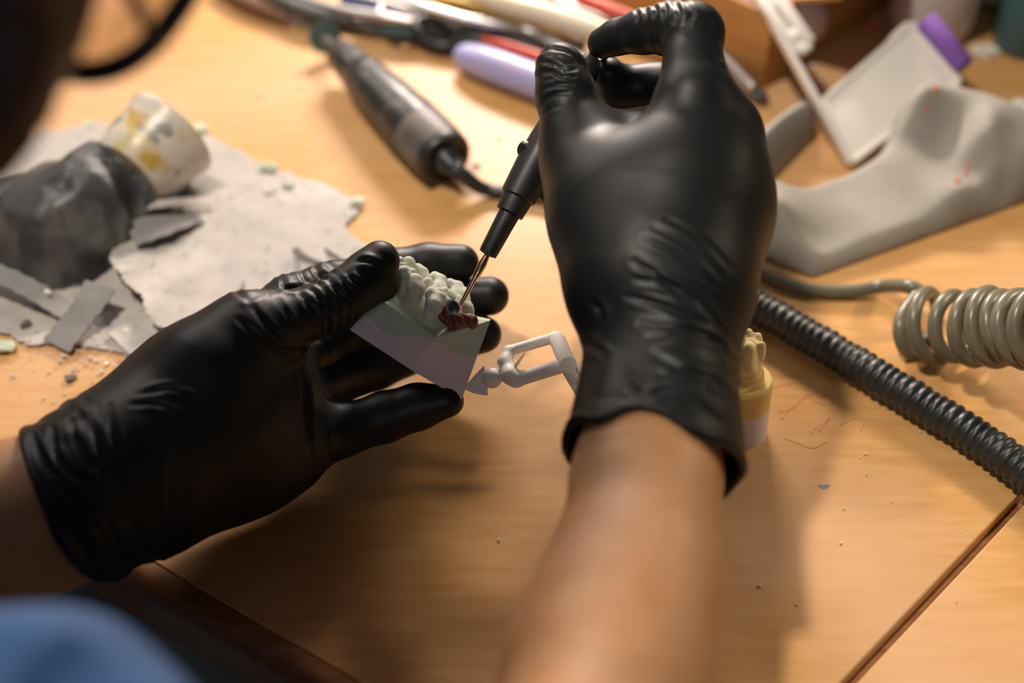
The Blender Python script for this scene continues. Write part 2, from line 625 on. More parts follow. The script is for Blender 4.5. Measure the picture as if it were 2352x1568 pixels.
def scribble(name, pts, w, m, n=6):
    P = spline([gp(x, y, 0.00025) for x, y in pts], n)
    V, F = [], []
    for i, p in enumerate(P):
        t = nrm(P[min(i + 1, len(P) - 1)] - P[max(i - 1, 0)])
        s = np.array([-t[1], t[0], 0])
        for a, z in ((-w, 0), (-w * .6, .0002), (w * .6, .0002), (w, 0)):
            V.append(p + s * a + np.array([0, 0, z - .0003]))
    for i in range(len(P) - 1):
        for k in range(3):
            F.append((4 * i + k, 4 * i + k + 1, 4 * i + k + 5, 4 * i + k + 4))
        F.append((4 * i + 3, 4 * i, 4 * i + 4, 4 * i + 7))
    F += [(0, 1, 2, 3), (4 * len(P) - 1, 4 * len(P) - 2, 4 * len(P) - 3, 4 * len(P) - 4)]
    return V, F


sc = [scribble('', p, .00035, None) for p in (
    [(1790, 945), (1822, 935), (1856, 905), (1868, 918), (1895, 930)],
    [(1795, 962), (1812, 940), (1840, 912)],
    [(1880, 990), (1905, 960), (1896, 968), (1870, 985)],
    [(1930, 975), (1965, 958), (1984, 968), (1975, 990)],
    [(1800, 1005), (1830, 1015), (1865, 1028), (1900, 1012)],
    [(1770, 890), (1800, 883), (1825, 880)])]
for s_ in sc:
    link('pencil_stroke', *s_, M['redfaint'], bench)['label'] = 'faint red pencil stroke'
for p in ([(1045, 536), (1058, 532), (1066, 536)], [(945, 128), (952, 136), (958, 140)]):
    link('pencil_mark', *scribble('', p, .0012, None), M['redfaint'], bench)['label'] = 'small red pencil smudge'
sp0 = gp(1893, 1117)
o = link('ink_spot', *prism([sp0 + np.array([(.0022 + .0007 * math.sin(3 * a)) * math.cos(a), (.0014 + .0004 * math.sin(2 * a + 1)) * math.sin(a), -.0002]) for a in np.linspace(0, 6.0, 18)], (0, 0, .00035)), M['floor'], bench, smooth=False)
o['label'] = 'small grey ink spot'

# ------------------------------------------------------------------ person
PX = empty('person', (-0.40, -0.30, -0.74), 'person in a blue top and black gloves bent over the bench, waxing a tooth cast', 'person')

R_CUFF = S(1502, 1052, .512, 196)
R_AX = nrm(pt(1430, 1420, .472) - R_CUFF[0])      # along the right forearm, towards the elbow
L_CUFF = S(164, 1156, .553, 188)
L_ELB = np.array([-.40, -.205, .045])
L_AX = nrm(L_ELB - L_CUFF[0])
L_CAX = nrm(pt(164 - 86, 1156 + 56, .551) - L_CUFF[0])
R_ELB = pt(1390, 1568, .462) + R_AX * .125
R_SH, L_SH = np.array([-.235, -.375, .265]), np.array([-.49, -.126, .265])
HEAD = np.array([-.175, -.167, .367])
GZ = nrm((.32, .39, -.86))                        # gaze
HUP = nrm((.51, .70, .50))
HRT = nrm(np.cross(GZ, HUP))

bf = Field((-.66, -.52, -.76), (.09, .26, .55), .0042)
k = .018
# head and neck
bf.cone(HEAD + HUP * .035 - GZ * .012, HEAD + HUP * .01 + GZ * .02, .078, .076, k)
bf.cone(HEAD - HUP * .02 + GZ * .03, HEAD - HUP * .085 + GZ * .065, .060, .030, k)
for s in (-1, 1):
    bf.cone(HEAD - HUP * .03 + HRT * .04 * s + GZ * .02, HEAD - HUP * .08 + HRT * .012 * s + GZ * .058, .034, .024, k)
    bf.ball(HEAD - HUP * .02 + HRT * .038 * s + GZ * .066, .024, .012)
    bf.cone(HEAD + HUP * .005 + HRT * .078 * s - GZ * .012, HEAD - HUP * .035 + HRT * .076 * s - GZ * .008, .012, .008, .006)
    bf.ball(HEAD - HUP * .0 + HRT * .032 * s + GZ * .083, .013, .003)
    bf.cone(HEAD - HUP * .045 + HRT * .012 * s + GZ * .098, HEAD - HUP * .046 + GZ * .106, .008, .008, .006)
bf.cone(HEAD + HUP * .008 + GZ * .088, HEAD - HUP * .042 + GZ * .108, .009, .013, .010)
bf.cone(HEAD - HUP * .070 - HRT * .018 + GZ * .088, HEAD - HUP * .070 + HRT * .018 + GZ * .088, .007, .007, .006)
NB = np.array([-.355, -.232, .30])
bf.cone(HEAD - HUP * .04 - GZ * .03, NB, .056, .062, .02)
# trunk
PEL = np.array([-.42, -.335, -.17])
bf.cone(NB - np.array([0, 0, .04]), PEL, .10, .125, .03)
bf.cone(NB + (R_SH - NB) * .3, R_SH, .055, .05, .03)
bf.cone(NB + (L_SH - NB) * .3, L_SH, .055, .05, .03)
# arms (they run on inside the gloves)
RW = pt(1520, 850, .531)
LW = pt(330, 1060, .562)
bf.chain([(R_SH, .05), (R_ELB, .041)], .012)
bf.chain([(R_ELB, .041), S(1400, 1540, .463, 236), S(1436, 1400, .474, 204), S(1462, 1300, .484, 184), S(1484, 1100, .506, 163), (RW, .0225)], .010)
bf.chain([(L_SH, .05), (L_ELB, .040)], .012)
bf.chain([(L_ELB, .040), S(-120, 1235, .56, 205), S(20, 1208, .555, 184), S(138, 1165, .553, 168), (LW, .024)], .010)
# legs
HIPR, HIPL = np.array([-.345, -.385, -.19]), np.array([-.50, -.27, -.19])
KNR = np.array([-.075, .005, -.195])
KNL = KNR + np.array([-.17, .13, 0])
for h, kn in ((HIPR, KNR), (HIPL, KNL)):
    ft = kn + np.array([.0, .0, -.47])
    bf.cone(h, kn, .078, .055, .02)
    bf.cone(kn, ft, .052, .036, .015)
    bf.cone(ft + np.array([0, 0, -.03]), ft + EN * .16 + np.array([0, 0, -.045]), .036, .024, .012)
V, F = bf.mesh(2)
V[:, 2] = np.maximum(V[:, 2], -.7395)
body = link('body', V, F, M['skin'], PX)

# shirt
sf = Field((-.68, -.52, -.30), (.09, .0, .42), .0050)
sf.cone(NB - np.array([0, 0, .05]), PEL, .118, .145, .03)
sf.cone(NB + (R_SH - NB) * .2, R_SH, .065, .066, .03)
sf.cone(NB + (L_SH - NB) * .2, L_SH, .065, .066, .03)
for s_ in (R_SH, L_SH):
    sf.cone(NB - np.array([0, 0, .028]), s_, .082, .070, .02)
sf.chain([(R_SH, .056), (R_SH + (R_ELB - R_SH) * .62, .050)], .02)
sf.chain([(L_SH, .062), (L_SH + (L_ELB - L_SH) * .62, .060)], .02)
# loose sleeve fold hanging at the front of the right arm
SLV = [(-60, 1600, .340, 190), (110, 1622, .338, 186), (300, 1735, .336, 190)]
sf.chain([S(*q) for q in SLV], .02)
sf.chain([S(455, 1760, .326, 60), S(395, 1640, .321, 44), S(270, 1530, .320, 44), S(110, 1468, .322, 46), S(-60, 1450, .325, 50)], .005)
gr = Field((-.68, -.52, -.30), (.09, .0, .42), .0050)
gr.chain([S(420, 1520, .317, 20), S(330, 1512, .316, 62), S(220, 1524, .316, 66), S(120, 1560, .317, 40)], .003)
gr.chain([S(60, 1640, .318, 30), S(180, 1600, .317, 40), S(250, 1590, .317, 20)], .003)
hk = np.maximum(.006 - np.abs(sf.f + gr.f), 0) / .006
sf.f = np.maximum(sf.f, -gr.f) + hk * hk * .0015
for pp in ((R_SH, R_ELB), (L_SH, L_ELB)):
    ax = nrm(pp[1] - pp[0])
    c = pp[0] + (pp[1] - pp[0]) * .66
    sl, X = sf.sub(c - .13, c + .13)
    pd = (X - c.astype(np.float32)) @ ax.astype(np.float32)
    lat = np.linalg.norm((X - c.astype(np.float32)) - pd[..., None] * ax.astype(np.float32), axis=-1)
    sf.f[sl] = np.where((lat < .075), np.maximum(sf.f[sl], pd), sf.f[sl])
V, F = sf.mesh(3)
N = normals(V, F)
V = V + N * (0.0011 * snoise(V, 60, 2))[:, None]
o = link('shirt', V, F, M['shirt'], PX)
o['label'] = 'blue short-sleeved cotton top'
# trousers
tf = Field((-.66, -.52, -.75), (.09, .26, -.05), .0065)
tf.cone(PEL + np.array([0, 0, -.02]), PEL + np.array([0, 0, -.06]), .150, .15, .02)
for h, kn in ((HIPR, KNR), (HIPL, KNL)):
    ft = kn + np.array([.0, .0, -.44])
    tf.cone(h, kn, .094, .07, .03)
    tf.cone(kn, ft, .066, .054, .015)
V, F = tf.mesh(3)
o = link('trousers', V, F, M['trousers'], PX)
o['label'] = 'slate grey trousers over the lap'
# hair
hf = Field(HEAD - .21, HEAD + .21, .0042)
hf.cone(HEAD + HUP * .045 - GZ * .02, HEAD + HUP * .01 - GZ * .035, .090, .088, .02)
hf.cone(HEAD + HUP * .02 - GZ * .045, HEAD - HUP * .06 - GZ * .05, .075, .06, .02)
lk = [(190, -330, .325, 150), (60, -180, .322, 140), (62, -40, .322, 125), (20, 110, .325, 120), (-50, 260, .33, 110), (-130, 400, .335, 90)]
hf.chain([(HEAD + HUP * .05 + HRT * .06 - GZ * .03, .05), (HEAD + HUP * .0 + HRT * .085 - GZ * .01, .03)] + [S(*q) for q in lk[2:]], .012)
hf.chain([(HEAD + HUP * .05 - HRT * .06 - GZ * .03, .05), (HEAD - HUP * .02 - HRT * .085 - GZ * .01, .03), (HEAD - HUP * .11 - HRT * .08 + GZ * .01, .02)], .012)
V, F = hf.mesh(2)
N = normals(V, F)
V = V + N * (0.0016 * np.sin(V @ HRT * 420 + 2 * snoise(V, 30, 1)))[:, None]
o = link('hair', V, F, M['hair'], PX)
o['label'] = 'dark brown hair hanging beside the face'

# ------------------------------------------------------------------ gloves
CAMP = np.array([0, CY, CH])


def cuff(fd, c, ax, r, wav=.0025):
    """open the glove at a wavy rim with a rolled bead, hollow inside"""
    lo, hi = c - r * 2.2, c + r * 2.2
    sl, X = fd.sub(lo, hi)
    q = X - c.astype(np.float32)
    pd = q @ ax.astype(np.float32)
    pd = pd + wav * snoise(X.reshape(-1, 3).astype(float), 90, 5, 4).reshape(pd.shape).astype(np.float32)
    g = fd.f[sl]
    shell = np.where(pd > -.030, np.maximum(g, -(g + .0022)), g)
    cut = np.maximum(shell, pd)
    bead = np.sqrt((g + .0010) ** 2 + pd ** 2) - .0021
    fd.f[sl] = np.minimum(cut, bead)
    # everything beyond the rim is empty
    full, X2 = fd.sub(fd.lo, fd.lo + fd.n * fd.h)
    q = X2 - c.astype(np.float32)
    pdd = q @ ax.astype(np.float32)
    far_ = (pdd > .006) & (np.linalg.norm(q, axis=-1) < .12)
    fd.f[far_] = np.maximum(fd.f[far_], .004)


def creases(V, N, lines):
    """press fold lines into the skin of a glove where the photo shows them"""
    Q = project(V)
    face = ((V - CAMP) * N).sum(1) < 0
    D = np.zeros(len(V))
    for pts, amp, w in lines:
        P = np.array(pts, float)
        if len(P) > 2:
            P = spline(P, 6)
        best = np.full(len(V), 1e9)
        sgn = np.zeros(len(V))
        tpar = np.zeros(len(V))
        m = face & (Q[:, 0] > P[:, 0].min() - 6 * w) & (Q[:, 0] < P[:, 0].max() + 6 * w) & (Q[:, 1] > P[:, 1].min() - 6 * w) & (Q[:, 1] < P[:, 1].max() + 6 * w)
        q = Q[m, :2]
        b = np.full(len(q), 1e9)
        tp = np.zeros(len(q))
        for i in range(len(P) - 1):
            ab = P[i + 1] - P[i]
            t = np.clip(((q - P[i]) @ ab) / (ab @ ab + 1e-9), 0, 1)
            d = np.linalg.norm(q - P[i] - t[:, None] * ab, axis=1)
            u = d < b
            tp[u] = (i + t[u]) / (len(P) - 1)
            b = np.minimum(b, d)
        env = np.sin(np.pi * np.clip(tp, 0.04, 0.96)) ** 0.6
        D[m] += amp * env * (-np.exp(-(b / w) ** 2) + 0.75 * np.exp(-((b - 2.1 * w) / (1.1 * w)) ** 2))
    return D


def bands(V, a, b, lam, amp, lo, hi, rad, warp=1.2, seed=0, tilt=0.0):
    a, b = np.asarray(a), np.asarray(b)
    ax = nrm(b - a)
    Ln = np.linalg.norm(b - a)
    q = V - a
    t = q @ ax
    lat = np.linalg.norm(q - t[:, None] * ax, axis=1)
    u = t / Ln
    mask = np.clip((u - lo) / .12, 0, 1) * np.clip((hi - u) / .12, 0, 1) * np.clip((rad - lat) / (rad * .25), 0, 1)
    side = frame_of(ax)[0]
    ph = 2 * math.pi * (t + tilt * (q @ side)) / lam + warp * snoise(V, 95, seed) + .7 * snoise(V, 230, seed + 2)
    am = .55 + .45 * snoise(V, 120, seed + 4)
    s = np.sin(ph)
    return amp * mask * np.clip(am, 0, 1.4) * (np.sign(s) * np.abs(s) ** 1.3)


# ---- right glove
RG = []
W0 = S(1518, 800, .535, 150)
Vdir = nrm(ray(1500, 500))
pal = [
    [S(1518, 800, .535, 150), S(1500, 640, .545, 160), S(1490, 480, .556, 150)],
    [S(1535, 640, .545, 140), S(1560, 450, .555, 140), S(1592, 240, .560, 76)],
    [S(1545, 600, .545, 130), S(1610, 430, .558, 112), S(1660, 300, .566, 78)],
    [S(1545, 640, .545, 130), S(1635, 480, .565, 92), S(1668, 395, .576, 66)],
    [S(1550, 700, .54, 125), S(1620, 560, .568, 74), S(1640, 480, .582, 60)],
    [S(1450, 640, .545, 115), S(1395, 480, .560, 112), S(1338, 370, .574, 82)],
]
fill = [[S(1345, 348, .580, 62), S(1440, 322, .584, 56), S(1555, 288, .576, 60)]]
thumb = [S(1338, 370, .574, 82), S(1318, 300, .578, 71), S(1300, 220, .583, 69), S(1288, 160, .587, 58), S(1284, 148, .588, 47)]
index = [S(1592, 225, .560, 74), S(1592, 150, .567, 68), S(1593, 76, .575, 69), S(1540, 66, .583, 60), S(1478, 72, .592, 50), S(1420, 84, .600, 40), S(1384, 99, .604, 36)]
middle = [S(1660, 300, .566, 76), S(1610, 195, .615, 58), S(1500, 200, .632, 54), S(1420, 200, .632, 50), S(1398, 172, .626, 40)]
ring = [S(1668, 395, .576, 64), S(1580, 320, .640, 56), S(1420, 360, .652, 54), S(1270, 428, .634, 46)]
pinky = [S(1640, 480, .582, 58), S(1570, 440, .645, 50), S(1430, 455, .655, 46), S(1330, 470, .650, 42)]
cuffc = [S(1518, 800, .535, 158), S(1510, 900, .526, 168), S(1502, 1000, .516, 186), (R_CUFF[0], R_CUFF[1]), (R_CUFF[0] + R_AX * .02, R_CUFF[1])]
allp = sum(pal + fill, []) + thumb + index + middle + ring + pinky + cuffc
lo, hi = bounds(allp, .006)
gf = Field(lo, hi, .00118)
for ch in pal:
    gf.chain(ch, .020, flat=Vdir, kf=1.22)
for ch in fill:
    gf.chain(ch, .010)
gf.chain(cuffc, .008, flat=nrm(np.cross(R_AX, (1, 0, 0))), kf=1.12)
base = gf.f.copy()
tot = None
for ch, kk in ((thumb, .012), (index, .010), (middle, .006), (ring, .005), (pinky, .005)):
    fg = Field(lo, hi, .00118)
    fg.chain(ch, .003)
    # join to the palm softly, to the other fingers hardly at all
    hh = np.maximum(kk - np.abs(base - fg.f), 0) / kk
    r = np.minimum(base, fg.f) - hh * hh * kk * .25
    tot = r if tot is None else np.minimum(tot, r)
gf.f = tot
cuff(gf, R_CUFF[0], R_AX, R_CUFF[1], .0022)
V, F = gf.mesh(2)
N = normals(V, F)
D = np.zeros(len(V))
D += bands(V, thumb[0][0], thumb[4][0], .0030, .00028, .45, 1.0, .02, 1.0, 1)
D += bands(V, pt(1600, 120, .575), pt(1440, 70, .597), .0034, .00035, .15, .6, .017, 1.0, 6)
D += .0007 * snoise(V, 60, 11) * np.clip((project(V)[:, 1] - 560) / 150, 0, 1)
RL = [
    ([(1228, 128), (1262, 112), (1310, 122), (1336, 150)], .0007, 4),
    ([(1240, 140), (1275, 148), (1300, 162), (1322, 160)], .0009, 4),
    ([(1238, 168), (1270, 166), (1296, 178), (1322, 172)], .0009, 4),
    ([(1240, 205), (1276, 196), (1318, 192)], .0007, 4),
    ([(1246, 232), (1280, 216), (1308, 212)], .0006, 4),
    ([(1250, 260), (1276, 245), (1300, 240)], .0005, 4),
    ([(1500, 10), (1508, 24), (1500, 40)], .0008, 4),
    ([(1522, 5), (1530, 22), (1524, 44)], .0008, 4),
    ([(1548, 4), (1560, 26), (1548, 52)], .0009, 5),
    ([(1572, 4), (1590, 32), (1572, 62)], .0008, 5),
    ([(1478, 14), (1486, 30), (1480, 48)], .0006, 4),
    ([(1458, 20), (1466, 36), (1462, 52)], .0006, 4),
    ([(1630, 135), (1650, 150), (1660, 158)], .0007, 4),
    ([(1480, 545), (1560, 590), (1640, 660)], .0007, 6),
    ([(1500, 520), (1590, 570), (1660, 640)], .0006, 6),
    ([(1530, 500), (1620, 555), (1680, 620)], .0006, 6),
    ([(1455, 600), (1520, 640), (1600, 690), (1660, 770)], .0009, 7),
    ([(1460, 640), (1530, 655), (1590, 705)], .0009, 7),
    ([(1440, 680), (1510, 700), (1560, 720), (1640, 760)], .0009, 7),
    ([(1470, 745), (1540, 755), (1620, 770), (1680, 830)], .0010, 7),
    ([(1490, 775), (1570, 770), (1650, 790)], .0010, 7),
    ([(1405, 825), (1430, 870), (1475, 905), (1530, 900), (1600, 930), (1660, 985)], .0014, 8),
    ([(1500, 815), (1560, 850), (1640, 880), (1680, 930)], .0010, 8),
    ([(1520, 860), (1590, 870), (1650, 930)], .0010, 8),
    ([(1390, 930), (1460, 920), (1540, 925)], .0008, 7),
    ([(1360, 690), (1380, 720), (1366, 760)], .0010, 7),
    ([(1352, 790), (1390, 820), (1380, 860)], .0008, 7),
]
D += creases(V, N, RL)
rim = np.abs((V - R_CUFF[0]) @ R_AX)
V = V + N * (D * np.clip(rim / .006, 0, 1))[:, None]
glove = link('glove', V, F, M['glove'], PX)
glove['label'] = 'black glove pinching the wax knife'

# ---- left glove
pal = [
    [S(300, 1075, .560, 178), S(470, 965, .578, 172), S(600, 880, .600, 118)],
    [S(330, 1060, .563, 150), S(500, 900, .585, 140), S(590, 800, .612, 92)],
    [S(350, 1090, .57, 140), S(520, 1030, .590, 110), S(640, 1000, .605, 92)],
    [S(350, 1120, .566, 130), S(520, 1060, .588, 96), S(660, 1030, .602, 72)],
]
thenar = [S(340, 1000, .556, 120), S(470, 860, .566, 112), S(575, 770, .577, 88)]
thumb = [S(575, 770, .577, 88), S(660, 735, .583, 70), S(745, 700, .588, 62), S(800, 668, .592, 60), S(845, 632, .596, 56), S(872, 600, .598, 44)]
pad = [S(800, 672, .592, 58), S(872, 652, .599, 44)]
index = [S(590, 770, .612, 86), S(665, 700, .628, 68), S(760, 660, .640, 55), S(900, 622, .648, 50), S(985, 606, .652, 47), S(1058, 600, .652, 42)]
middle = [S(620, 850, .612, 84), S(770, 770, .645, 58), S(960, 700, .662, 52), S(1060, 684, .662, 48), S(1124, 680, .660, 43)]
ring = [S(640, 930, .608, 78), S(770, 870, .640, 60), S(860, 836, .655, 58), S(1000, 796, .660, 46), S(1110, 768, .656, 41)]
pinky = [S(650, 1020, .604, 74), S(780, 990, .615, 66), S(880, 962, .620, 58), S(960, 938, .620, 50), S(1028, 921, .616, 38)]
cuffc = [S(330, 1060, .563, 172), S(240, 1110, .556, 184), (L_CUFF[0], L_CUFF[1]), (L_CUFF[0] + L_CAX * .02, L_CUFF[1])]
allp = sum(pal, []) + thenar + thumb + pad + index + middle + ring + pinky + cuffc
lo, hi = bounds(allp, .006)
gf = Field(lo, hi, .00118)
for ch in pal:
    gf.chain(ch, .020, flat=nrm(ray(500, 950)), kf=1.12)
gf.chain(cuffc, .008)
gf.chain(thenar, .010)
base = gf.f.copy()
tot = None
for chs, kk in (((thumb, pad), .010), ((index,), .008), ((middle,), .006), ((ring,), .006), ((pinky,), .008)):
    fg = Field(lo, hi, .00118)
    for ch in chs:
        fg.chain(ch, .003)
    hh = np.maximum(kk - np.abs(base - fg.f), 0) / kk
    r = np.minimum(base, fg.f) - hh * hh * kk * .25
    tot = r if tot is None else np.minimum(tot, r)
gf.f = tot
cuff(gf, L_CUFF[0], L_CAX, L_CUFF[1], .0022)
V, F = gf.mesh(2)
N = normals(V, F)
D = np.zeros(len(V))
D += bands(V, pt(580, 765, .572), pt(850, 630, .592), .0042, .00045, .1, .85, .019, 1.2, 2)
D += bands(V, pt(600, 700, .625), pt(830, 630, .64), .0060, .0007, .05, .8, .016, 1.0, 5)
D += bands(V, pt(120, 1170, .55), pt(420, 1000, .57), .0085, .0005, .05, .6, .07, 1.6, 4, .15)
D += .0006 * snoise(V, 60, 13)
LLn = [
    ([(548, 738), (600, 780), (650, 805), (692, 806)], .0012, 6),
    ([(570, 700), (620, 760), (640, 775)], .0007, 6),
    ([(640, 690), (665, 735), (690, 755)], .0009, 5),
    ([(690, 672), (705, 700), (735, 725)], .0009, 5),
    ([(720, 660), (742, 690), (770, 712)], .0009, 5),
    ([(760, 640), (775, 668), (805, 690)], .0009, 5),
    ([(800, 622), (810, 640), (840, 656)], .0009, 5),
    ([(815, 598), (845, 598), (875, 610)], .0009, 5),
    ([(692, 806), (698, 880), (706, 960), (712, 1030)], .0014, 7),
    ([(700, 790), (740, 780), (760, 815)], .0006, 6),
    ([(756, 960), (752, 1010), (764, 1060)], .0006, 6),
    ([(520, 640), (560, 690), (600, 680)], .0005, 6),
    ([(650, 640), (655, 660), (690, 660)], .0010, 5),
    ([(722, 612), (730, 632), (742, 636)], .0010, 4),
    ([(690, 622), (700, 645), (712, 650)], .0007, 4),
    ([(320, 905), (380, 890), (440, 900)], .0008, 6),
    ([(300, 930), (360, 925), (430, 950)], .0007, 6),
    ([(75, 1005), (100, 1060), (150, 1120)], .0012, 7),
    ([(120, 985), (130, 1040), (170, 1090), (220, 1110)], .0012, 7),
    ([(165, 970), (180, 1020), (215, 1070), (250, 1080)], .0012, 7),
    ([(210, 955), (225, 1010), (240, 1080), (225, 1150)], .0012, 7),
    ([(255, 935), (262, 1000), (290, 1060)], .0010, 7),
    ([(160, 1180), (210, 1200), (250, 1260)], .0010, 7),
    ([(130, 1110), (180, 1150), (230, 1180)], .0010, 7),
    ([(395, 1000), (390, 1080), (392, 1170)], .0006, 7),
]
D += creases(V, N, LLn)
rim = np.abs((V - L_CUFF[0]) @ L_CAX)
V = V + N * (D * np.clip(rim / .006, 0, 1))[:, None]
V[:, 2] = np.maximum(V[:, 2], .0006)
glove2 = link('glove', V, F, M['glove'], PX)
glove2['label'] = 'black glove cradling the green cast'

# stool under the person
st = empty('stool', (-.42, -.335, -.74), 'round grey work stool the person sits on', 'stool')
link('seat', *lathe((-.42, -.335, -.437), (0, 0, 1), [(0, .0), (0, .165), (.01, .175), (.05, .175), (.06, .165), (.06, 0)], 40), M['black'], st, auto=40)
link('column', *lathe((-.42, -.335, -.70), (0, 0, 1), [(0, .025), (.264, .025)], 20), M['steel'], st, auto=40)
link('base', *lathe((-.42, -.335, -.74), (0, 0, 1), [(0, .2), (.012, .2), (.03, .06), (.04, .03)], 40), M['steel'], st, auto=40)

# ------------------------------------------------------------------ spectacles
LC = pt(232, -62, .385)
ln = GZ
lx = nrm(HRT - np.dot(HRT, ln) * ln)
ly = np.cross(ln, lx)
sp = empty('spectacles', LC, 'dark-rimmed spectacles on the face above the bench', 'spectacles')


def lens_loop(c, rx, ry, n=48, e=2.6):
    out = []
    for i in range(n):
        w = 2 * math.pi * i / n
        cx, cy = math.cos(w), math.sin(w)
        out.append(c + lx * rx * np.sign(cx) * abs(cx) ** (2 / e) + ly * ry * np.sign(cy) * abs(cy) ** (2 / e))
    return np.array(out)


for s in (0, 1):
    c = LC - lx * .066 * s
    lp = lens_loop(c, .031, .029)
    ringP = np.concatenate([lp, lp[:2]])
    link('rim', *tube(ringP, .0034, 10, False), M['black'], sp)
    ll = lens_loop(c, .0298, .0278)
    cen = c + ln * .0015
    Vl = np.concatenate([ll - ln * .0007, ll + ln * .0007, [c + ln * .0008, c + ln * .0025]])
    n = 48
    Fl = [(i, (i + 1) % n, n + (i + 1) % n, n + i) for i in range(n)] + [(2 * n, (i + 1) % n, i) for i in range(n)] + [(2 * n + 1, n + i, n + (i + 1) % n) for i in range(n)]
    link('lens', Vl, Fl, M['lens'], sp)
    e0 = c + (lx * .033 if s == 0 else -lx * .033) + ly * .012
    e1 = HEAD + HRT * (.078 if s == 0 else -.078) - GZ * .005 + HUP * .012
    link('temple', *tube(spline([e0, e0 + (lx if s == 0 else -lx) * .004 - ln * .01, (e0 + e1) / 2, e1, e1 - ln * .03 - HUP * .02], 5), .0018, 8), M['black'], sp)
link('bridge', *tube(spline([LC - lx * .031 + ly * .006, LC - lx * .033 + ly * .012 - ln * .002, LC - lx * .035 + ly * .006], 6), .002, 8), M['black'], sp)

# ------------------------------------------------------------------ held tooth cast
CT = [pt(870, 684, .612), pt(1000, 776, .603), pt(1125, 736, .612)]          # top edge
CB = [pt(803, 757, .620), pt(944, 849, .611), pt(1060, 917, .612)]           # bottom edge
UPc = nrm((CT[2] - CB[2]) + (CT[1] - CB[1]))
BKc = nrm(np.cross(nrm(CT[1] - CT[0]), UPc))
if np.dot(BKc, ray(960, 760)) < 0:
    BKc = -BKc
CT += [CT[2] + BKc * .012 - nrm(CT[2] - CT[0]) * .004, CT[0] + BKc * .022]
CB += [CB[2] + BKc * .012 - nrm(CT[2] - CT[0]) * .004, CB[0] + BKc * .022]
cast = empty('dental_cast', (np.mean(CB, 0)), 'pale green half cast of teeth on a lilac base, held up in the gloved hand', 'dental cast')


def side(i, s):
    a, b = CT[i], CT[(i + 1) % 5]
    c, d = CB[i], CB[(i + 1) % 5]
    return a + (b - a) * s, c + (d - c) * s


def tb(i, s):
    if i == 0:
        return np.interp(s, [0, .2, .45, .62, .8, .92, 1], [.50, .46, .40, .62, .86, .93, .90])
    if i == 1:
        return np.interp(s, [0, .2, .45, .7, 1], [.90, .80, .62, .54, .53])
    return .52


N_ = 12
top, mid, bot = [], [], []
for i in range(5):
    for j in range(N_):
        s = j / N_
        a, b = side(i, s)
        top.append(a)
        bot.append(b)
        mid.append(b + (a - b) * tb(i, s))
top, mid, bot = map(np.array, (top, mid, bot))
n = len(top)
ct_, cm_, cb_ = top.mean(0), mid.mean(0), bot.mean(0)


def drum(lo_, hi_, cl, chh, inset=.0006):
    V = list(lo_) + list(hi_) + [cl, chh]
    F = [(i, (i + 1) % n, n + (i + 1) % n, n + i) for i in range(n)]
    F += [(2 * n, (i + 1) % n, i) for i in range(n)] + [(2 * n + 1, n + i, n + (i + 1) % n) for i in range(n)]
    return np.array(V), F


o = link('plaster_base', *drum(bot, mid, cb_, cm_), M['pinkplaster'], cast, auto=30)
o['label'] = 'lilac plaster base'
Vg, Fg = drum(mid - UPc * .0002, top, cm_, ct_)
link('stone_block', Vg, Fg, M['stone'], cast, auto=30)
# gum ridge
gum = [
    [S(884, 664, .621, 24), S(905, 674, .618, 29), S(948, 702, .6145, 35), S(992, 731, .6125, 34), S(1014, 742, .614, 26)],
    [S(905, 645, .622, 18), S(960, 672, .620, 26), S(1020, 698, .618, 30), S(1062, 718, .618, 26)],
    [S(1014, 742, .614, 22), S(1060, 738, .618, 14)],
    [S(950, 645, .626, 14), S(1010, 676, .625, 18), S(1066, 708, .621, 18)],
    [S(1001, 771, .6055, 8), S(985, 752, .611, 9)],
]
ap = sum(gum, [])
lo, hi = bounds(ap, .004)
f = Field(lo, hi, .0007)
for g in gum:
    f.chain(g, .005, flat=ray(960, 700), kf=1.5)
X = f.grid()
f.f = np.maximum(f.f, -((X - (CT[1] - UPc * .004)) @ UPc))
V, F = f.mesh(1)
N = normals(V, F)
V += N * (.00018 * snoise(V, 420, 2))[:, None]
link('gum_ridge', V, F, M['stone'], cast)
teeth = [
    ([[S(927, 624, .6085, 17), S(930, 640, .6085, 19), S(923, 668, .611, 17)], [S(917, 598, .620, 12), S(920, 625, .620, 14)], [S(925, 610, .614, 9), S(920, 626, .614, 14)]], 'foremost tooth beside the thumb'),
    ([[S(955, 645, .608, 18), S(955, 664, .607, 21), S(946, 694, .610, 18)], [S(939, 604, .624, 14), S(943, 632, .622, 17)], [S(948, 626, .6165, 9), S(948, 648, .6165, 17)], [S(935, 618, .621, 8), S(948, 640, .615, 10)]], None),
    ([[S(990, 676, .607, 15), S(1006, 684, .6065, 16), S(1000, 698, .6055, 22), S(990, 724, .609, 20)], [S(961, 619, .625, 14), S(971, 626, .624, 13), S(974, 654, .622, 22)], [S(980, 650, .616, 13), S(986, 676, .615, 19)], [S(1010, 670, .613, 11), S(1010, 690, .612, 16)]], None),
    ([[S(997, 638, .626, 14), S(1011, 644, .6255, 14), S(1008, 672, .622, 23)], [S(1022, 670, .617, 11), S(1022, 692, .616, 19)]], None),
    ([[S(1034, 652, .626, 12), S(1050, 658, .6255, 13), S(1048, 684, .622, 22)], [S(1067, 672, .624, 12), S(1066, 704, .620, 19)], [S(1048, 684, .617, 10), S(1050, 704, .616, 15)], [S(1058, 676, .621, 9), S(1062, 692, .619, 12)]], 'rearmost molar behind the knife rod'),
]
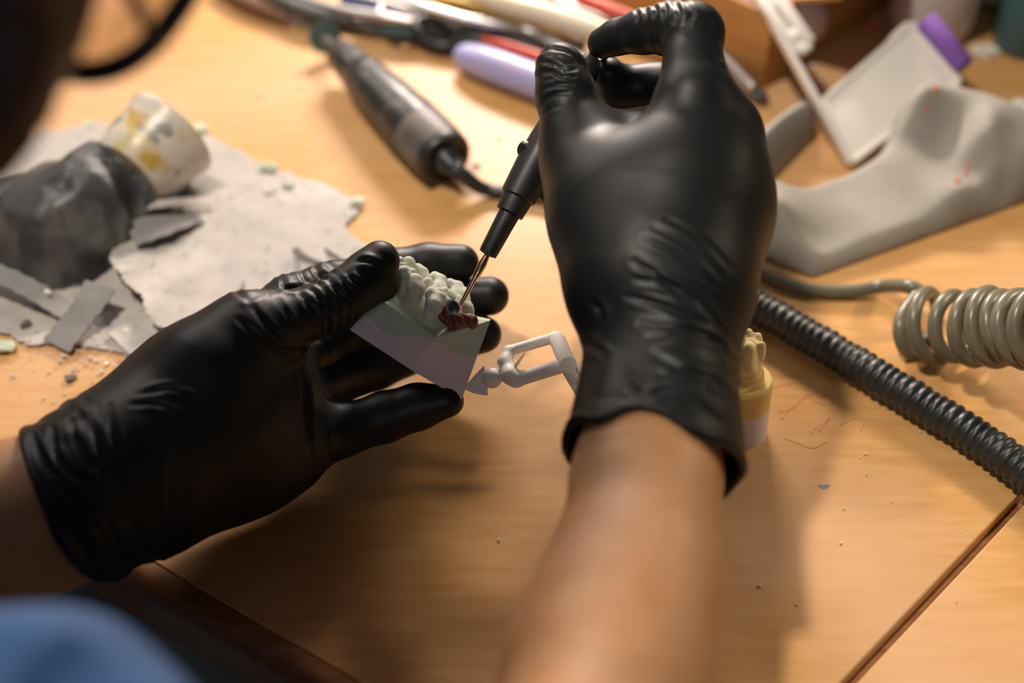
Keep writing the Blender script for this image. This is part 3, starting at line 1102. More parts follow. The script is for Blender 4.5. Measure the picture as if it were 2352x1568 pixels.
for chs, lab in teeth:
    ap = sum(chs, [])
    lo, hi = bounds(ap, .003)
    f = Field(lo, hi, .00055)
    for g in chs:
        f.chain(g, .0012)
    V, F = f.mesh(1)
    N = normals(V, F)
    V += N * (.00030 * snoise(V, 480, 4))[:, None]
    o = link('tooth', V, F, M['tooth'], cast)
    if lab:
        o['label'] = lab
f = Field(*bounds([S(1000, 690, .60, 60), S(1110, 750, .61, 40)], .003), .0006)
f.chain([S(1022, 724, .606, 14), S(1034, 738, .606, 14), S(1056, 732, .608, 16), S(1080, 738, .610, 9), S(1098, 738, .612, 5)], .003)
f.chain([S(1028, 714, .606, 12), S(1048, 724, .607, 14)], .003)
V, F = f.mesh(1)
N = normals(V, F)
V += N * (.0006 * snoise(V, 420, 6) + .0003 * snoise(V, 1100, 2))[:, None]
o = link('wax_patch', V, F, M['wax'], cast)
o['label'] = 'red-brown wax at the cut end'
f = Field(*bounds([S(976, 664, .603, 12)], .003), .0005)
f.chain([S(976, 660, .6075, 4), S(972, 668, .6075, 4)], .001)
o = link('pencil_dot', *f.mesh(1), M['redmark'], cast)
o['label'] = 'red dot between two teeth'

# white plastic hinge fixed to the cast
hg = []


def pl_bar(a, b, w, h, bev=.0012):
    """bar between two seen points (px, py, d), size in metres"""
    return bar(pt(*a), pt(*b), w, h, up=-ray(a[0], a[1]), bev=bev)


V, F = prism([pt(1112, 838, .612), pt(1062, 892, .613), pt(1090, 904, .612), pt(1121, 909, .611), pt(1119, 868, .611)], nrm(ray(1090, 880)) * .003, .0006)
hinge = link('articulator_hinge', V, F, M['whiteplastic'], cast, auto=40)
hinge['label'] = 'white plastic hinge arm fixed to the base'
f = Field(*bounds([S(1128, 868, .613, 34)], .003), .0006)
f.ball(S(1130, 868, .612, 24)[0], S(1130, 868, .612, 24)[1], .002)
link('ball_joint', *f.mesh(1), M['whiteplastic'], hinge)
link('neck', *tube(np.array([pt(1138, 866, .612), pt(1160, 862, .612), pt(1178, 856, .612)]), [.0030, .0024, .0034], 16), M['whiteplastic'], hinge, auto=40)
f = Field(*bounds([S(1176, 800, .612, 30), S(1305, 840, .606, 30), S(1280, 768, .615, 30)], .004), .0006)
f.chain([S(1168, 808, .617, 13), S(1160, 832, .614, 15), S(1172, 862, .609, 18), S(1186, 872, .608, 15)], .003)
f.chain([S(1186, 872, .608, 17), S(1296, 838, .606, 17)], .002)
f.chain([S(1168, 806, .618, 12), S(1270, 776, .621, 13)], .002)
link('yoke', *f.mesh(1), M['whiteplastic'], hinge)
link('pivot_pin', *tube(np.array([pt(1276, 778, .625), pt(1282, 784, .618), pt(1302, 832, .604), pt(1305, 838, .5995)]), [.0036, .0036, .0036, .0036], 18), M['whiteplastic'], hinge, auto=40)
link('link_arm', *pl_bar((1274, 772, .619), (1352, 892, .619), .0052, .0050), M['whiteplastic'], hinge, auto=40)
link('link_arm', *pl_bar((1302, 846, .607), (1362, 948, .612), .0052, .0050), M['whiteplastic'], hinge, auto=40)
link('thumb_tab', *prism([pt(1180, 838, .608), pt(1207, 806, .606), pt(1204, 816, .608), pt(1186, 846, .610)], nrm(ray(1190, 830)) * .002, .0004), M['whiteplastic'], hinge, auto=40)

# ------------------------------------------------------------------ wax knife
KT, KE = pt(1052, 706, .6005), pt(1362, 128, .607)
KA = nrm(KE - KT)


def kp(y):
    """point on the knife axis seen at row y"""
    x = 1062 + (1362 - 1062) * (692 - y) / (692 - 128.0)
    return pt(x, y, .6005 + .0065 * (706 - y) / 578.0)


knife = empty('wax_knife', kp(430), 'black electric wax knife with a thin metal tip, held in the gloved hand', 'wax knife')
mpp = .605 / FPX


def kl(name, prof, m, par=knife, seg=28):
    p0 = kp(prof[0][0])
    return link(name, *lathe(p0, KA, [(np.linalg.norm(kp(y) - p0), r * mpp) for y, r in prof], seg), m, par, auto=35)


kl('tip_rod', [(708, 5.0), (640, 6.0), (628, 9), (606, 10), (588, 7), (575, 7)], M['bronze'])['label'] = 'thin heat-tinted metal rod'
kl('sleeve', [(585, 12), (583, 21), (574, 22), (488, 25), (484, 25)], M['black'])
kl('collar', [(490, 27), (489, 33), (455, 36), (452, 36)], M['black'])
kl('handle', [(455, 38), (452, 42), (380, 45), (330, 44), (280, 40), (200, 36), (150, 30), (132, 20), (128, 10)], M['black'])
bp = pt(1212, 345, .602)
link('button', *lathe(bp - nrm(ray(1212, 345)) * .001 + np.array([-.0022, 0, 0]), nrm(-ray(1212, 345) + np.array([-1.0, 0, 0])), [(-.004, .0040), (-.001, .0040), (.0002, .0030), (.0006, 0)], 20), M['black'], knife, auto=40)
# small spoon tip
sc_ = pt(1043, 707, .5985)
sd_ = nrm(-ray(1043, 707) * .62 + np.array([-.45, .1, .2]))
link('spoon_tip', *lathe(sc_, sd_, [(-.0030, 0), (-.0029, .0023), (-.0016, .0036), (.0008, .0040), (.0008, .0034), (-.0012, .0028), (-.002, .0012), (-.0022, 0)], 26, .72), M['steel'], knife, auto=60)
link('spoon_bowl', *lathe(sc_, sd_, [(-.0018, 0), (-.0017, .0022), (-.0004, .0030), (-.0006, .0027), (-.0010, 0)], 24, .72), M['film'], knife, auto=60)  # dark lining, shade of the hollow put into its colour
# supply cord leaving the handle, hidden behind the hand, and the coiled part
cp = [kp(132), pt(1372, 118, .612), pt(1420, 150, .655), pt(1500, 230, .675), pt(1560, 380, .70), pt(1625, 520, .705), gp(1668, 585, .0038), gp(1725, 610, .0038), gp(1800, 648, .0038), gp(1880, 667, .0038), gp(1960, 668, .0042), gp(2030, 657, .007), pt(2085, 658, .688), pt(2118, 668, .688)]
cordP = spline(cp[6:], 10)
lead = spline(cp[:7], 8)
# coil: axis points
axA, axB = pt(2112, 748, .681), pt(2480, 756, .600)
nturn, per = 9.3, 40
ax = nrm(axB - axA)
n0 = nrm(np.array([0, 0, 1.0]) - ax[2] * ax)
n1 = np.cross(ax, n0)
CP = []
Lc = np.linalg.norm(axB - axA)
for i in range(int(nturn * per) + 1):
    w = i / per
    t = w / nturn
    lean = -.95 * math.exp(-w / 1.8) * (.5 - .5 * math.cos(2 * math.pi * w))
    rr = .0150 + .0010 * math.sin(w * 2.1)
    ang = 2 * math.pi * w + .9
    off = n0 * math.cos(ang) * rr + n1 * math.sin(ang) * rr
    sp_ = t ** 0.85
    CP.append(axA + ax * (Lc * sp_ + lean * rr * 1.25 + .0022 * math.sin(w * 5)) + off)
CP = np.array(CP)
allc = np.concatenate([lead[:-1], cordP[:-1], spline([cordP[-1], CP[0]], 6)[:-1], CP])
for _ in range(12):
    j0 = len(lead) + len(cordP) - 14
    allc[j0:j0 + 44] = (allc[j0 - 1:j0 + 43] + allc[j0:j0 + 44] * 2 + allc[j0 + 1:j0 + 45]) / 4
allc[:, 2] = np.maximum(allc[:, 2], .0036)
rad = np.concatenate([np.full(len(lead) - 1, .0022), np.full(len(allc) - len(lead) + 1, .0034)])
rad = np.convolve(np.pad(rad, 6, 'edge'), np.ones(13) / 13, 'valid')
coil = link('coiled_cord', *tube(allc, rad, 14), M['beigecord'])
tag(coil, 'olive grey coiled cord lying above the black ribbed hose', 'cord')

# ------------------------------------------------------------------ yellow cast
ycen = gp(1640, 1000)
yc = empty('dental_cast', ycen, 'yellow tooth cast on a white base standing on the bench behind the wrist', 'dental cast')
rdY = nrm(gp(1768, 1000) - gp(1640, 1016))
upY = np.array([-rdY[1], rdY[0], 0])
YR, YH = .0150, .0125
ycr = gp(1766, 1000) - rdY * YR
ycr = ycr + upY * (np.dot(gp(1694, 1036) - ycr, upY) + YH)


def ysec(z, grow=0.0, n=40):
    """outline of the base: straight left end, round right end"""
    R, hw = YR + grow, YH + grow
    out = []
    for i in range(n):
        w = -math.pi / 2 + math.pi * i / (n - 1)
        e = 2.3
        c, s = math.cos(w), math.sin(w)
        out.append(ycr + rdY * R * np.sign(c) * abs(c) ** (2 / e) + upY * hw * np.sign(s) * abs(s) ** (2 / e))
    out += [ycr - rdY * .036 + upY * hw, ycr - rdY * .036 - upY * hw]
    P = np.array(out)
    P[:, 2] = z
    return P


def stack(levels):
    n = len(levels[0])
    V = np.concatenate(levels + [[levels[0].mean(0)], [levels[-1].mean(0)]])
    F = []
    for a in range(len(levels) - 1):
        F += [(a * n + i, a * n + (i + 1) % n, (a + 1) * n + (i + 1) % n, (a + 1) * n + i) for i in range(n)]
    c = len(levels) * n
    F += [(c, (i + 1) % n, i) for i in range(n)] + [(c + 1, c - n + i, c - n + (i + 1) % n) for i in range(n)]
    return V, F


a0, a1 = ysec(0), ysec(.0190, -.0008)
o = link('plaster_base', *stack([a0, a1]), M['whiteplaster'], yc, auto=40)
o['label'] = 'white plaster base'
link('stone_block', *stack([a1, ysec(.0325, -.0011), ysec(.0336, -.0022)]), M['yellowstone'], yc, auto=40)
yw = float(((gp(1715, 880, .0336) - np.array([0, CY, CH])) @ np.array([0, CS, -SN])))
fm = [
    [S(1610, 905, yw + .002, 40), S(1665, 890, yw + .001, 40), S(1708, 872, yw + .002, 36)],
    [S(1700, 850, yw - .001, 34), S(1722, 850, yw, 30)],
    [S(1708, 888, yw + .002, 26), S(1732, 880, yw + .005, 16)],
]
f = Field(*bounds(sum(fm, []), .003), .0009)
for g in fm:
    f.chain(g, .006)
X = f.grid()
f.f = np.maximum(f.f, .0325 - X[..., 2])
V, F = f.mesh(1)
N = normals(V, F)
V += N * (.0003 * snoise(V, 260, 3))[:, None]
link('gum_ridge', V, F, M['yellowstone'], yc)
y0 = yw - .012
ytth = [
    [[S(1722, 802, y0 + .004, 30), S(1716, 850, y0 + .009, 34)], [S(1700, 776, y0, 13), S(1702, 800, y0 + .001, 18)], [S(1719, 764, y0 + .004, 13), S(1720, 790, y0 + .006, 18)], [S(1740, 774, y0 + .004, 12), S(1738, 800, y0 + .006, 17)], [S(1746, 794, y0, 9), S(1741, 815, y0 + .003, 15)], [S(1722, 800, y0 - .002, 14), S(1716, 840, y0 + .003, 22)]],
    [[S(1672, 800, y0 + .004, 28), S(1672, 850, y0 + .009, 34)], [S(1682, 762, y0 + .004, 13), S(1680, 790, y0 + .006, 18)], [S(1660, 770, y0, 13), S(1662, 800, y0 + .001, 18)]],
    [[S(1630, 802, y0 + .004, 24), S(1630, 850, y0 + .009, 30)], [S(1640, 772, y0 + .004, 11), S(1638, 795, y0 + .006, 16)], [S(1622, 776, y0, 11), S(1622, 800, y0 + .001, 15)]],
]
for i, chs in enumerate(ytth):
    f = Field(*bounds(sum(chs, []), .003), .0006)
    for g in chs:
        f.chain(g, .0012)
    V, F = f.mesh(1)
    N = normals(V, F)
    V += N * (.00045 * snoise(V, 520, 4 + i))[:, None]
    link('tooth', V, F, M['yellowtooth'], yc)

# ------------------------------------------------------------------ ribbed hose
HR = .0086
hp = [gp(x, y, HR + .0006) for x, y in [(1408, 536), (1440, 550), (1530, 590), (1620, 636), (1690, 678), (1760, 716), (1850, 768), (1950, 826), (2050, 886), (2150, 946), (2250, 1008), (2352, 1082), (2480, 1180), (2600, 1270)]]
P, t = resample(spline(hp, 14), .00062)
ph = 2 * math.pi * t / .0043
R = HR * (1 - .13 * (0.5 - 0.5 * np.cos(ph)) ** 1.6) + .00015 * np.sin(t * 400)
P[:, 2] += .0003 * np.sin(t * 260)
o = link('ribbed_hose', *tube(P, R, 28), M['rubber'])
tag(o, 'black ribbed hose running across the bench to the lower corner', 'hose')

# ------------------------------------------------------------------ micromotor handpiece
MZ = .0165
m0, m1 = gp(770, 112, MZ + .002), gp(1024, 366, MZ)
MA = nrm(m1 - m0)
ML = np.linalg.norm(m1 - m0)
mot = empty('micromotor_handpiece', gp(890, 260), 'black micromotor handpiece with a small grinding disc lying on the bench', 'handpiece')


def ml(name, prof, m, seg=36):
    p0 = m0 + MA * ML * prof[0][0]
    return link(name, *lathe(p0, MA, [((t - prof[0][0]) * ML, r) for t, r in prof], seg), m, mot, auto=38)


ml('nose', [(0.01, .0035), (.01, .0075), (.05, .0092), (.20, .0108), (.235, .0112)], M['motor'])
ml('grip', [(.23, .0109), (.24, .0118), (.35, .0135), (.50, .0150), (.62, .0158), (.64, .0156)], M['motor'])
ml('ring', [(.635, .0150), (.64, .0162), (.70, .0166), (.775, .0167), (.78, .0160)], M['motor'])
o = ml('body', [(.775, .0160), (.78, .0168), (.86, .0168), (.945, .0164), (.965, .0158)], M['motor2'])
o['label'] = 'dusty grey metal band'
ml('end_cap', [(.955, .0150), (.965, .0160), (.995, .0157), (1.005, .0150), (1.005, .0118), (.985, .0112), (.985, .0085), (1.02, .0080), (1.045, .0066), (1.06, .0052), (1.10, .0044)], M['rubber'])
sw = m0 + MA * ML * .30 + nrm(np.array([0, 0, 1.0]) - MA[2] * MA) * .0118
for q in (.32, .42, .52):
    pq = m0 + MA * ML * q + np.array([0, 0, 1.0]) * (.0112 + .0072 * (q - .2))
    link('grip_pad', *lathe(pq - np.array([0, 0, .001]), (0, 0, 1), [(0, .006), (.0012, .006), (.0019, .005), (.002, 0)], 24, .55), M['rubber'], mot, auto=40)
tail = m1 + MA * ML * .09
ccp = [m1 + MA * ML * .03, tail, gp(1072, 408, .0125), gp(1098, 428, .0075), gp(1125, 437, .0045), gp(1170, 443, .0045), gp(1260, 455, .0045), gp(1340, 500, .005), gp(1400, 532, .0085), gp(1416, 540, .009)]
cs_ = spline(ccp, 10)
cr_ = np.interp(np.linspace(0, 1, len(cs_)), [0, .25, .45, 1], [.0048, .0042, .0036, .0036])
link('cable', *tube(cs_, cr_, 14), M['rubber'], mot)
dc = gp(746, 86, .0130)
DA = nrm(-MA * .62 + nrm(ray(746, 86)) * .6)
link('mandrel', *tube(np.array([m0 + MA * .004, m0 - MA * .004, dc]), [.0022, .0016, .0013], 12), M['steel'], mot)
disc = link('cutting_disc', *lathe(dc - DA * .0005, DA, [(0, .0008), (0, .0098), (.0010, .0098), (.0010, .0008)], 40), M['disc'], mot, auto=40)
disc['label'] = 'green-grey abrasive disc'
link('screw', *lathe(dc - DA * .0005, -DA, [(0, .0026), (.0008, .0025), (.0012, .0016), (.0012, 0)], 20), M['steel'], disc, auto=40)

# ------------------------------------------------------------------ grey handpiece rest


def inside(P, G):
    ins = np.zeros(len(G), bool)
    best = np.full(len(G), 9.0)
    near = G.copy()
    for i in range(len(P)):
        a, b = P[i], P[(i + 1) % len(P)]
        c = ((a[1] > G[:, 1]) != (b[1] > G[:, 1]))
        with np.errstate(divide='ignore', invalid='ignore'):
            xi = (b[0] - a[0]) * (G[:, 1] - a[1]) / (b[1] - a[1]) + a[0]
        ins ^= c & (G[:, 0] < xi)
        ab = b - a
        t = np.clip(((G - a) @ ab) / (ab @ ab), 0, 1)
        q = a + t[:, None] * ab
        d = np.linalg.norm(G - q, axis=1)
        u = d < best
        best[u] = d[u]
        near[u] = q[u]
    return ins, best, near


def slab_mesh(P, res, top, zb=.0):
    """solid over an outline P on the bench, upper surface z = top(G, distance from the outline)"""
    lo, hi = P.min(0) - res, P.max(0) + res
    nx, ny = int((hi[0] - lo[0]) / res) + 2, int((hi[1] - lo[1]) / res) + 2
    gx, gy = np.meshgrid(lo[0] + res * np.arange(nx + 1), lo[1] + res * np.arange(ny + 1), indexing='ij')
    G = np.stack([gx.ravel(), gy.ravel()], 1)
    ins, best, near = inside(P, G)
    keep = ins | (best < res * .75)
    G2 = np.where((~ins & keep)[:, None], near, G)
    ids = np.arange((nx + 1) * (ny + 1)).reshape(nx + 1, ny + 1)
    quads = np.stack([ids[:-1, :-1], ids[1:, :-1], ids[1:, 1:], ids[:-1, 1:]], -1).reshape(-1, 4)
    quads = quads[keep[quads].all(1)]
    used = np.unique(quads)
    mp = -np.ones(len(G), int)
    mp[used] = np.arange(len(used))
    quads = mp[quads]
    G2 = G2[used]
    dist = np.where(ins[used], best[used], 0)
    z = np.maximum(top(G2, dist), zb + .0004)
    n = len(G2)
    V = np.concatenate([np.column_stack([G2, z]), np.column_stack([G2, np.full(n, zb)])])
    F = [tuple(q) for q in quads] + [tuple(q[::-1] + n) for q in quads]
    cnt = set()
    for q in quads:
        for i in range(4):
            cnt.add((q[i], q[(i + 1) % 4]))
    for (a, b) in cnt:
        if (b, a) not in cnt:
            F.append((b, a, a + n, b + n))
    return V, F


def tps(ctrl, reg=1e-7):
    """smooth surface through control points (px, py, height)"""
    C = np.array([gp(x, y, z) for x, y, z in ctrl])
    X, Z = C[:, :2], C[:, 2]

    def phi(r):
        return np.where(r > 1e-9, r * r * np.log(np.maximum(r, 1e-9)), 0)
    n = len(X)
    K = phi(np.linalg.norm(X[:, None] - X[None], axis=-1)) + reg * np.eye(n)
    Pm = np.column_stack([np.ones(n), X])
    A = np.block([[K, Pm], [Pm.T, np.zeros((3, 3))]])
    w = np.linalg.solve(A, np.concatenate([Z, np.zeros(3)]))
    return lambda G: phi(np.linalg.norm(G[:, None] - X[None], axis=-1)) @ w[:n] + np.column_stack([np.ones(len(G)), G]) @ w[n:]


RC = [(1960, 578, .0090), (2060, 543, .0100), (2150, 500, .0115), (2210, 432, .020),
      (1770, 458, .036), (1800, 468, .033), (1745, 478, .034), (1835, 520, .020), (1885, 560, .0105), (1720, 520, .026), (1700, 560, .016),
      (1900, 500, .014), (2000, 480, .012), (2100, 450, .0135), (1880, 420, .015), (1960, 395, .014), (2040, 372, .018),
      (2140, 196, .042), (2200, 226, .038), (2262, 256, .040), (2310, 306, .034), (2345, 385, .022), (2188, 285, .027), (2172, 335, .019),
      (2085, 280, .028), (2110, 345, .019), (2270, 300, .037), (2278, 345, .029), (2290, 400, .020), (2240, 392, .019), (2300, 432, .012), (2112, 215, .040),
      (2420, 440, .010), (2400, 360, .024), (2060, 312, .021), (2060, 350, .018), (2200, 246, .002), (2300, 262, .002), (2100, 252, .002), (2400, 296, .002),
      (1835, 228, .028), (1800, 258, .031), (1762, 305, .031), (1735, 345, .029), (1712, 400, .024), (1700, 460, .022)]
RS_ = tps(RC, 2e-7)
RP = np.array([gp(x, y)[:2] for x, y in [(1870, 642), (2110, 556), (2352, 468), (2392, 448), (2408, 405), (2385, 318), (2300, 262), (2190, 246), (2100, 256), (2048, 305), (2022, 360), (1990, 402), (1930, 430), (1880, 448), (1820, 476), (1772, 470), (1752, 452), (1768, 425), (1830, 360), (1868, 325), (1868, 300), (1846, 286), (1815, 296), (1750, 350), (1690, 405), (1660, 450), (1650, 520), (1680, 570), (1740, 598), (1800, 622)]])
RP3 = spline(np.column_stack([np.vstack([RP, RP[:1]]), np.zeros(len(RP) + 1)]), 4)[:-1, :2]


def rest_top(G, d):
    z = np.clip(RS_(G), .004, .07)
    w = np.clip(.004 + z * .30, .004, .014)
    e = np.clip(d / w, 0, 1)
    P3 = np.column_stack([G, np.zeros(len(G))])
    return z * np.sqrt(np.clip(1 - (1 - e) ** 2, 0, 1)) + .0003 * snoise(P3, 80, 3)


V, F = slab_mesh(RP3, .0016, rest_top)
FQ = np.array(F)
bot_ = V[:, 2] < 1e-6
V = laplace(V, FQ, 4, .55)
V[bot_, 2] = 0
V[:, 2] = np.maximum(V[:, 2], 0)
rest = link('handpiece_rest', V, F, M['greyrest'])
tag(rest, 'grey moulded handpiece rest with two humps, red spots on it', 'rest')


def surf(V, px, py, rad=14):
    Q = project(V)
    dd = np.hypot(Q[:, 0] - px, Q[:, 1] - py)
    m = dd < rad
    if not m.any():
        return None
    d0 = Q[m, 2].min()
    m &= Q[:, 2] < d0 + .012
    return V[np.where(m)[0][np.argmin(dd[m])]]


spots = [((2142, 206), 6), ((2124, 250), 6), ((2225, 365), 5), ((2221, 385), 6), ((2217, 402), 5), ((2196, 420), 6)]
for (x, y), r in spots:
    c = surf(V, x, y)
    if c is not None:
        f = Field(c - .006, c + .006, .0008)
        f.cone(c + nrm(ray(x, y)) * .0011, c + nrm(ray(x, y)) * .0011 + np.array([.001, .0004, .001]), r * .85 / FPX, r * .75 / FPX, .001)
        link('red_spot', *f.mesh(1), M['redmark'], rest)['label'] = 'red spot on the grey rest'

# ------------------------------------------------------------------ white plastic tray with purple roll
CAMX = np.array([0, CY, CH])
tc = [pt(1955, 372, .784), pt(1893, 228, .799), None, None]
tc[3] = pt(2206, 186, .812)
pn = np.cross(tc[1] - tc[0], tc[3] - tc[0])
r_ = ray(2097, 52)
tc[2] = CAMX + r_ * (np.dot(pn, tc[0] - CAMX) / np.dot(pn, r_))
RD = project(tc[3][None])[0][2]
tn = nrm(np.cross(tc[1] - tc[0], tc[3] - tc[0]))
if tn[2] < 0:
    tn = -tn
tray = empty('holder_tray', tc[0], 'white plastic holder tray with a long side rail and a purple foam roll', 'tray')
link('plate', *prism([c - tn * .0042 for c in tc], tn * .003, .0006), M['whiteplastic'], tray, auto=40)
ex, ey = nrm(tc[1] - tc[0]), nrm(tc[3] - tc[0])
for i in range(4):
    link('border', *bar(tc[i] - tn * .002, tc[(i + 1) % 4] - tn * .002, .0034, .0046, tn, .0006), M['whiteplastic'], tray, auto=40)
r0, r1 = tc[0] - tn * .001, pt(1712, -62, .816)
link('rail', *bar(r0, r1, .0036, .006, tn, .0006), M['whiteplastic'], tray, auto=40)
# clip head with a slot, built of four bars
ha, hb, hc_, hd = pt(1752, 10, .811), pt(1832, 118, .801), pt(1858, 100, .802), pt(1782, -8, .812)
for p_, q_ in ((pt(1768, -28, .814), hc_), (hb, hc_), (pt(1762, 22, .810), pt(1784, 6, .811)), (pt(1812, 90, .803), pt(1838, 74, .804))):
    link('clip', *bar(p_, q_, .0075, .005, tn, .0008), M['whiteplastic'], tray, auto=40)
link('clip', *bar(pt(1742, -4, .811), pt(1838, 122, .801), .006, .005, tn, .0008), M['whiteplastic'], tray, auto=40)
D2 = project(tc[2][None])[0][2]
link('side_tab', *prism([pt(2008, 132, D2 - .004), pt(2050, 76, D2 + .003), pt(2078, 50, D2 + .005), pt(2092, 48, D2 + .005), pt(2084, 70, D2 + .003), pt(2030, 128, D2 - .003)], -tn * .003, .0008), M['whiteplastic'], tray, auto=40)
pr = link('foam_roll', *lathe(pt(2126, 48, D2 - .002), pt(2214, 154, RD + .003) - pt(2126, 48, D2 - .002), [(0, 0), (0, .0062), (.0006, .0068), (np.linalg.norm(pt(2214, 154, RD + .003) - pt(2126, 48, D2 - .002)) - .0006, .0068), (np.linalg.norm(pt(2214, 154, RD + .003) - pt(2126, 48, D2 - .002)), .0062), (np.linalg.norm(pt(2214, 154, RD + .003) - pt(2126, 48, D2 - .002)), 0)], 32), M['purple'], tray, auto=50)
pr['label'] = 'purple foam roll on the end edge'

# ------------------------------------------------------------------ cardboard box
g0 = gp(1750, 207)
bx = nrm(gp(2022, 22) - g0)
by = np.array([-bx[1], bx[0], 0])
bh, bl, bw, bt = .050, .165, .15, .003
cb = empty('cardboard_box', g0 + bx * bl / 2 + by * bw / 2, 'open brown cardboard box at the far side of the bench', 'box')
Z = np.array([0, 0, 1.0])
for nm, p_, e_, L_ in (('side_panel', g0, bx, bl), ('side_panel', g0 + by * (bw - bt), bx, bl)):
    link(nm, *prism([p_, p_ + e_ * L_, p_ + e_ * L_ + by * bt, p_ + by * bt], Z * bh, .0006), M['card'], cb, auto=40)
for p_ in (g0, g0 + bx * (bl - bt)):
    link('end_panel', *prism([p_ + by * bt, p_ + bx * bt + by * bt, p_ + bx * bt + by * (bw - bt), p_ + by * (bw - bt)], Z * bh, .0006), M['card'], cb, auto=40)
link('bottom', *prism([g0 + bx * bt + by * bt, g0 + bx * (bl - bt) + by * bt, g0 + bx * (bl - bt) + by * (bw - bt), g0 + bx * bt + by * (bw - bt)], Z * .003), M['card'], cb, smooth=False)
link('flap', *prism([g0 + Z * bh + bx * .02, g0 + Z * bh + bx * bl, g0 + Z * (bh + .014) + bx * bl - by * .03, g0 + Z * (bh + .014) + bx * .02 - by * .03], by * .002 + Z * .002), M['card'], cb, smooth=False)
# things inside it
cc = g0 + bx * .035 + by * .05 + Z * (bh - .012)
f = Field(cc - .07, cc + .07, .0028)
f.cone(cc - by * .03, cc + by * .035, .020, .018, .01, flat=Z, kf=1.3)
f.cone(cc - by * .035 + bx * .01 - Z * .012, cc + by * .03 + bx * .012 - Z * .012, .022, .02, .01)
V, F = f.mesh(2)
N = normals(V, F)
V += N * (.002 * snoise(V, 90, 2))[:, None]
o = link('folded_cloth', V, F, M['cloth'])
tag(o, 'pinkish white cloth bunched inside the near end of the cardboard box', 'cloth')
o = link('jar', *lathe(g0 + bx * .085 + by * .035 + Z * .0032, (0, 0, 1), [(0, 0), (0, .019), (.003, .021), (.045, .021), (.05, .017), (.062, .017), (.064, .015), (.064, 0)], 32), M['teal'])
tag(o, 'dark teal jar standing inside the cardboard box', 'jar')

# ------------------------------------------------------------------ far right things
bc = gp(2131, 66)
o = empty('bottle', bc, 'cloudy white plastic bottle standing behind the purple roll', 'bottle')
link('body', *lathe(bc, (0, 0, 1), [(0, 0), (0, .0200), (.004, .0245), (.012, .0265), (.085, .0275), (.10, .022), (.108, .014), (.122, .013)], 40), M['frost'], o, auto=50)
link('cap', *lathe(bc + Z * .1215, (0, 0, 1), [(0, .0155), (.016, .0150), (.018, .013), (.018, 0)], 28), M['whiteplastic'], o, auto=40)
ec = gp(2292, 52)
er = nrm(gp(2352, 96) - gp(2225, 58))
eu = np.array([-er[1], er[0], 0])
o = empty('equipment_case', ec + eu * .06, 'grey-beige equipment case at the far corner beyond the bottle', 'equipment case')
link('housing', *box(ec + eu * .07 + er * .03 + Z * .062, (er, eu, Z), (.09, .07, .055), .006, 3), M['greypaint'], o, auto=40)
link('shadow_slab', *box(ec + eu * .074 + er * .03 + Z * .004, (er, eu, Z), (.082, .062, .004), .001), M['black'], o, auto=40)  # black slab standing in for the shadow under the case
vc = gp(2345, 106)
o = empty('dark_bottle', vc, 'dark green-black bottle at the far right edge', 'bottle')
link('body', *lathe(vc, (0, 0, 1), [(0, 0), (0, .016), (.003, .018), (.05, .018), (.06, .012), (.068, .009), (.085, .009)], 32), M['teal'], o, auto=50)
link('cap', *lathe(vc + Z * .0845, (0, 0, 1), [(0, .011), (.016, .0105), (.017, 0)], 24), M['black'], o, auto=40)


def crumple(name, pts, h, m, label, cat, amp=.0015, freq=160, seed=1, group=None, parent=None, z0=.0005):
    """thin crumpled piece lying on the bench, outline given as seen"""
    P = np.array([gp(x, y) for x, y in pts])
    c = P.mean(0)
    n = len(P)
    ringsP = []
    for s in (1, .72, .42, .15):
        Q = c + (P - c) * s
        Q[:, 2] = z0 + (1 - s) * .3 * h + amp * (1 + snoise(Q, freq, seed)) * (.35 if s == 1 else 1)
        ringsP.append(Q)
    topv = np.concatenate(ringsP)
    botv = ringsP[0] - np.array([0, 0, h * .45])
    botv[:, 2] = np.maximum(z0 * .4, botv[:, 2])
    V = np.concatenate([topv, botv])
    F = []
    for a in range(3):
        F += [(a * n + i, a * n + (i + 1) % n, (a + 1) * n + (i + 1) % n, (a + 1) * n + i) for i in range(n)]
    F.append(tuple(3 * n + i for i in range(n)))
    F += [(4 * n + i, 4 * n + (i + 1) % n, (i + 1) % n, i) for i in range(n)]
    F.append(tuple(4 * n + i for i in range(n))[::-1])
    o = link(name, V, F, m, parent, smooth=False)
    if label:
        tag(o, label, cat, group)
    return o


crumple('paper_scrap', [(2226, 118), (2250, 102), (2290, 108), (2298, 124), (2270, 138), (2240, 132)], .006, M['chipw'], 'crumpled white scrap beside the purple roll', 'scrap', .003)
o = link('plastic_clip', *join(bar(gp(2302, 254, .003), gp(2352, 236, .006), .006, .005, bev=.001), bar(gp(2352, 236, .006), gp(2372, 262, .004), .006, .005, bev=.001), bar(gp(2330, 246, .0045), gp(2350, 266, .003), .004, .004, bev=.001)), M['whiteplastic'], auto=40)
tag(o, 'small white plastic clip at the right edge beyond the grey rest', 'clip')
o = link('steel_rod', *tube(np.array([gp(2325, 262, .005), gp(2352, 272, .005), gp(2440, 304, .005)]), [.003, .0045, .0045], 14), M['steel'])
tag(o, 'silver rod at the right edge just behind the grey rest', 'rod')
o = link('blue_handle', *tube(np.array([gp(2362, 300, .008), gp(2390, 306, .008), gp(2480, 340, .008)]), [.005, .0075, .0075], 16), M['blue'])
tag(o, 'dark blue handle at the right edge below the silver rod', 'handle')
o = link('pink_pin', *tube(np.array([gp(1988, 60, .003), gp(2016, 56, .003)]), [.0032, .0028], 12), M['redmark'])
tag(o, 'small dark pink stub in front of the cloudy bottle', 'stub')

# ------------------------------------------------------------------ hand tools in a heap at the far side


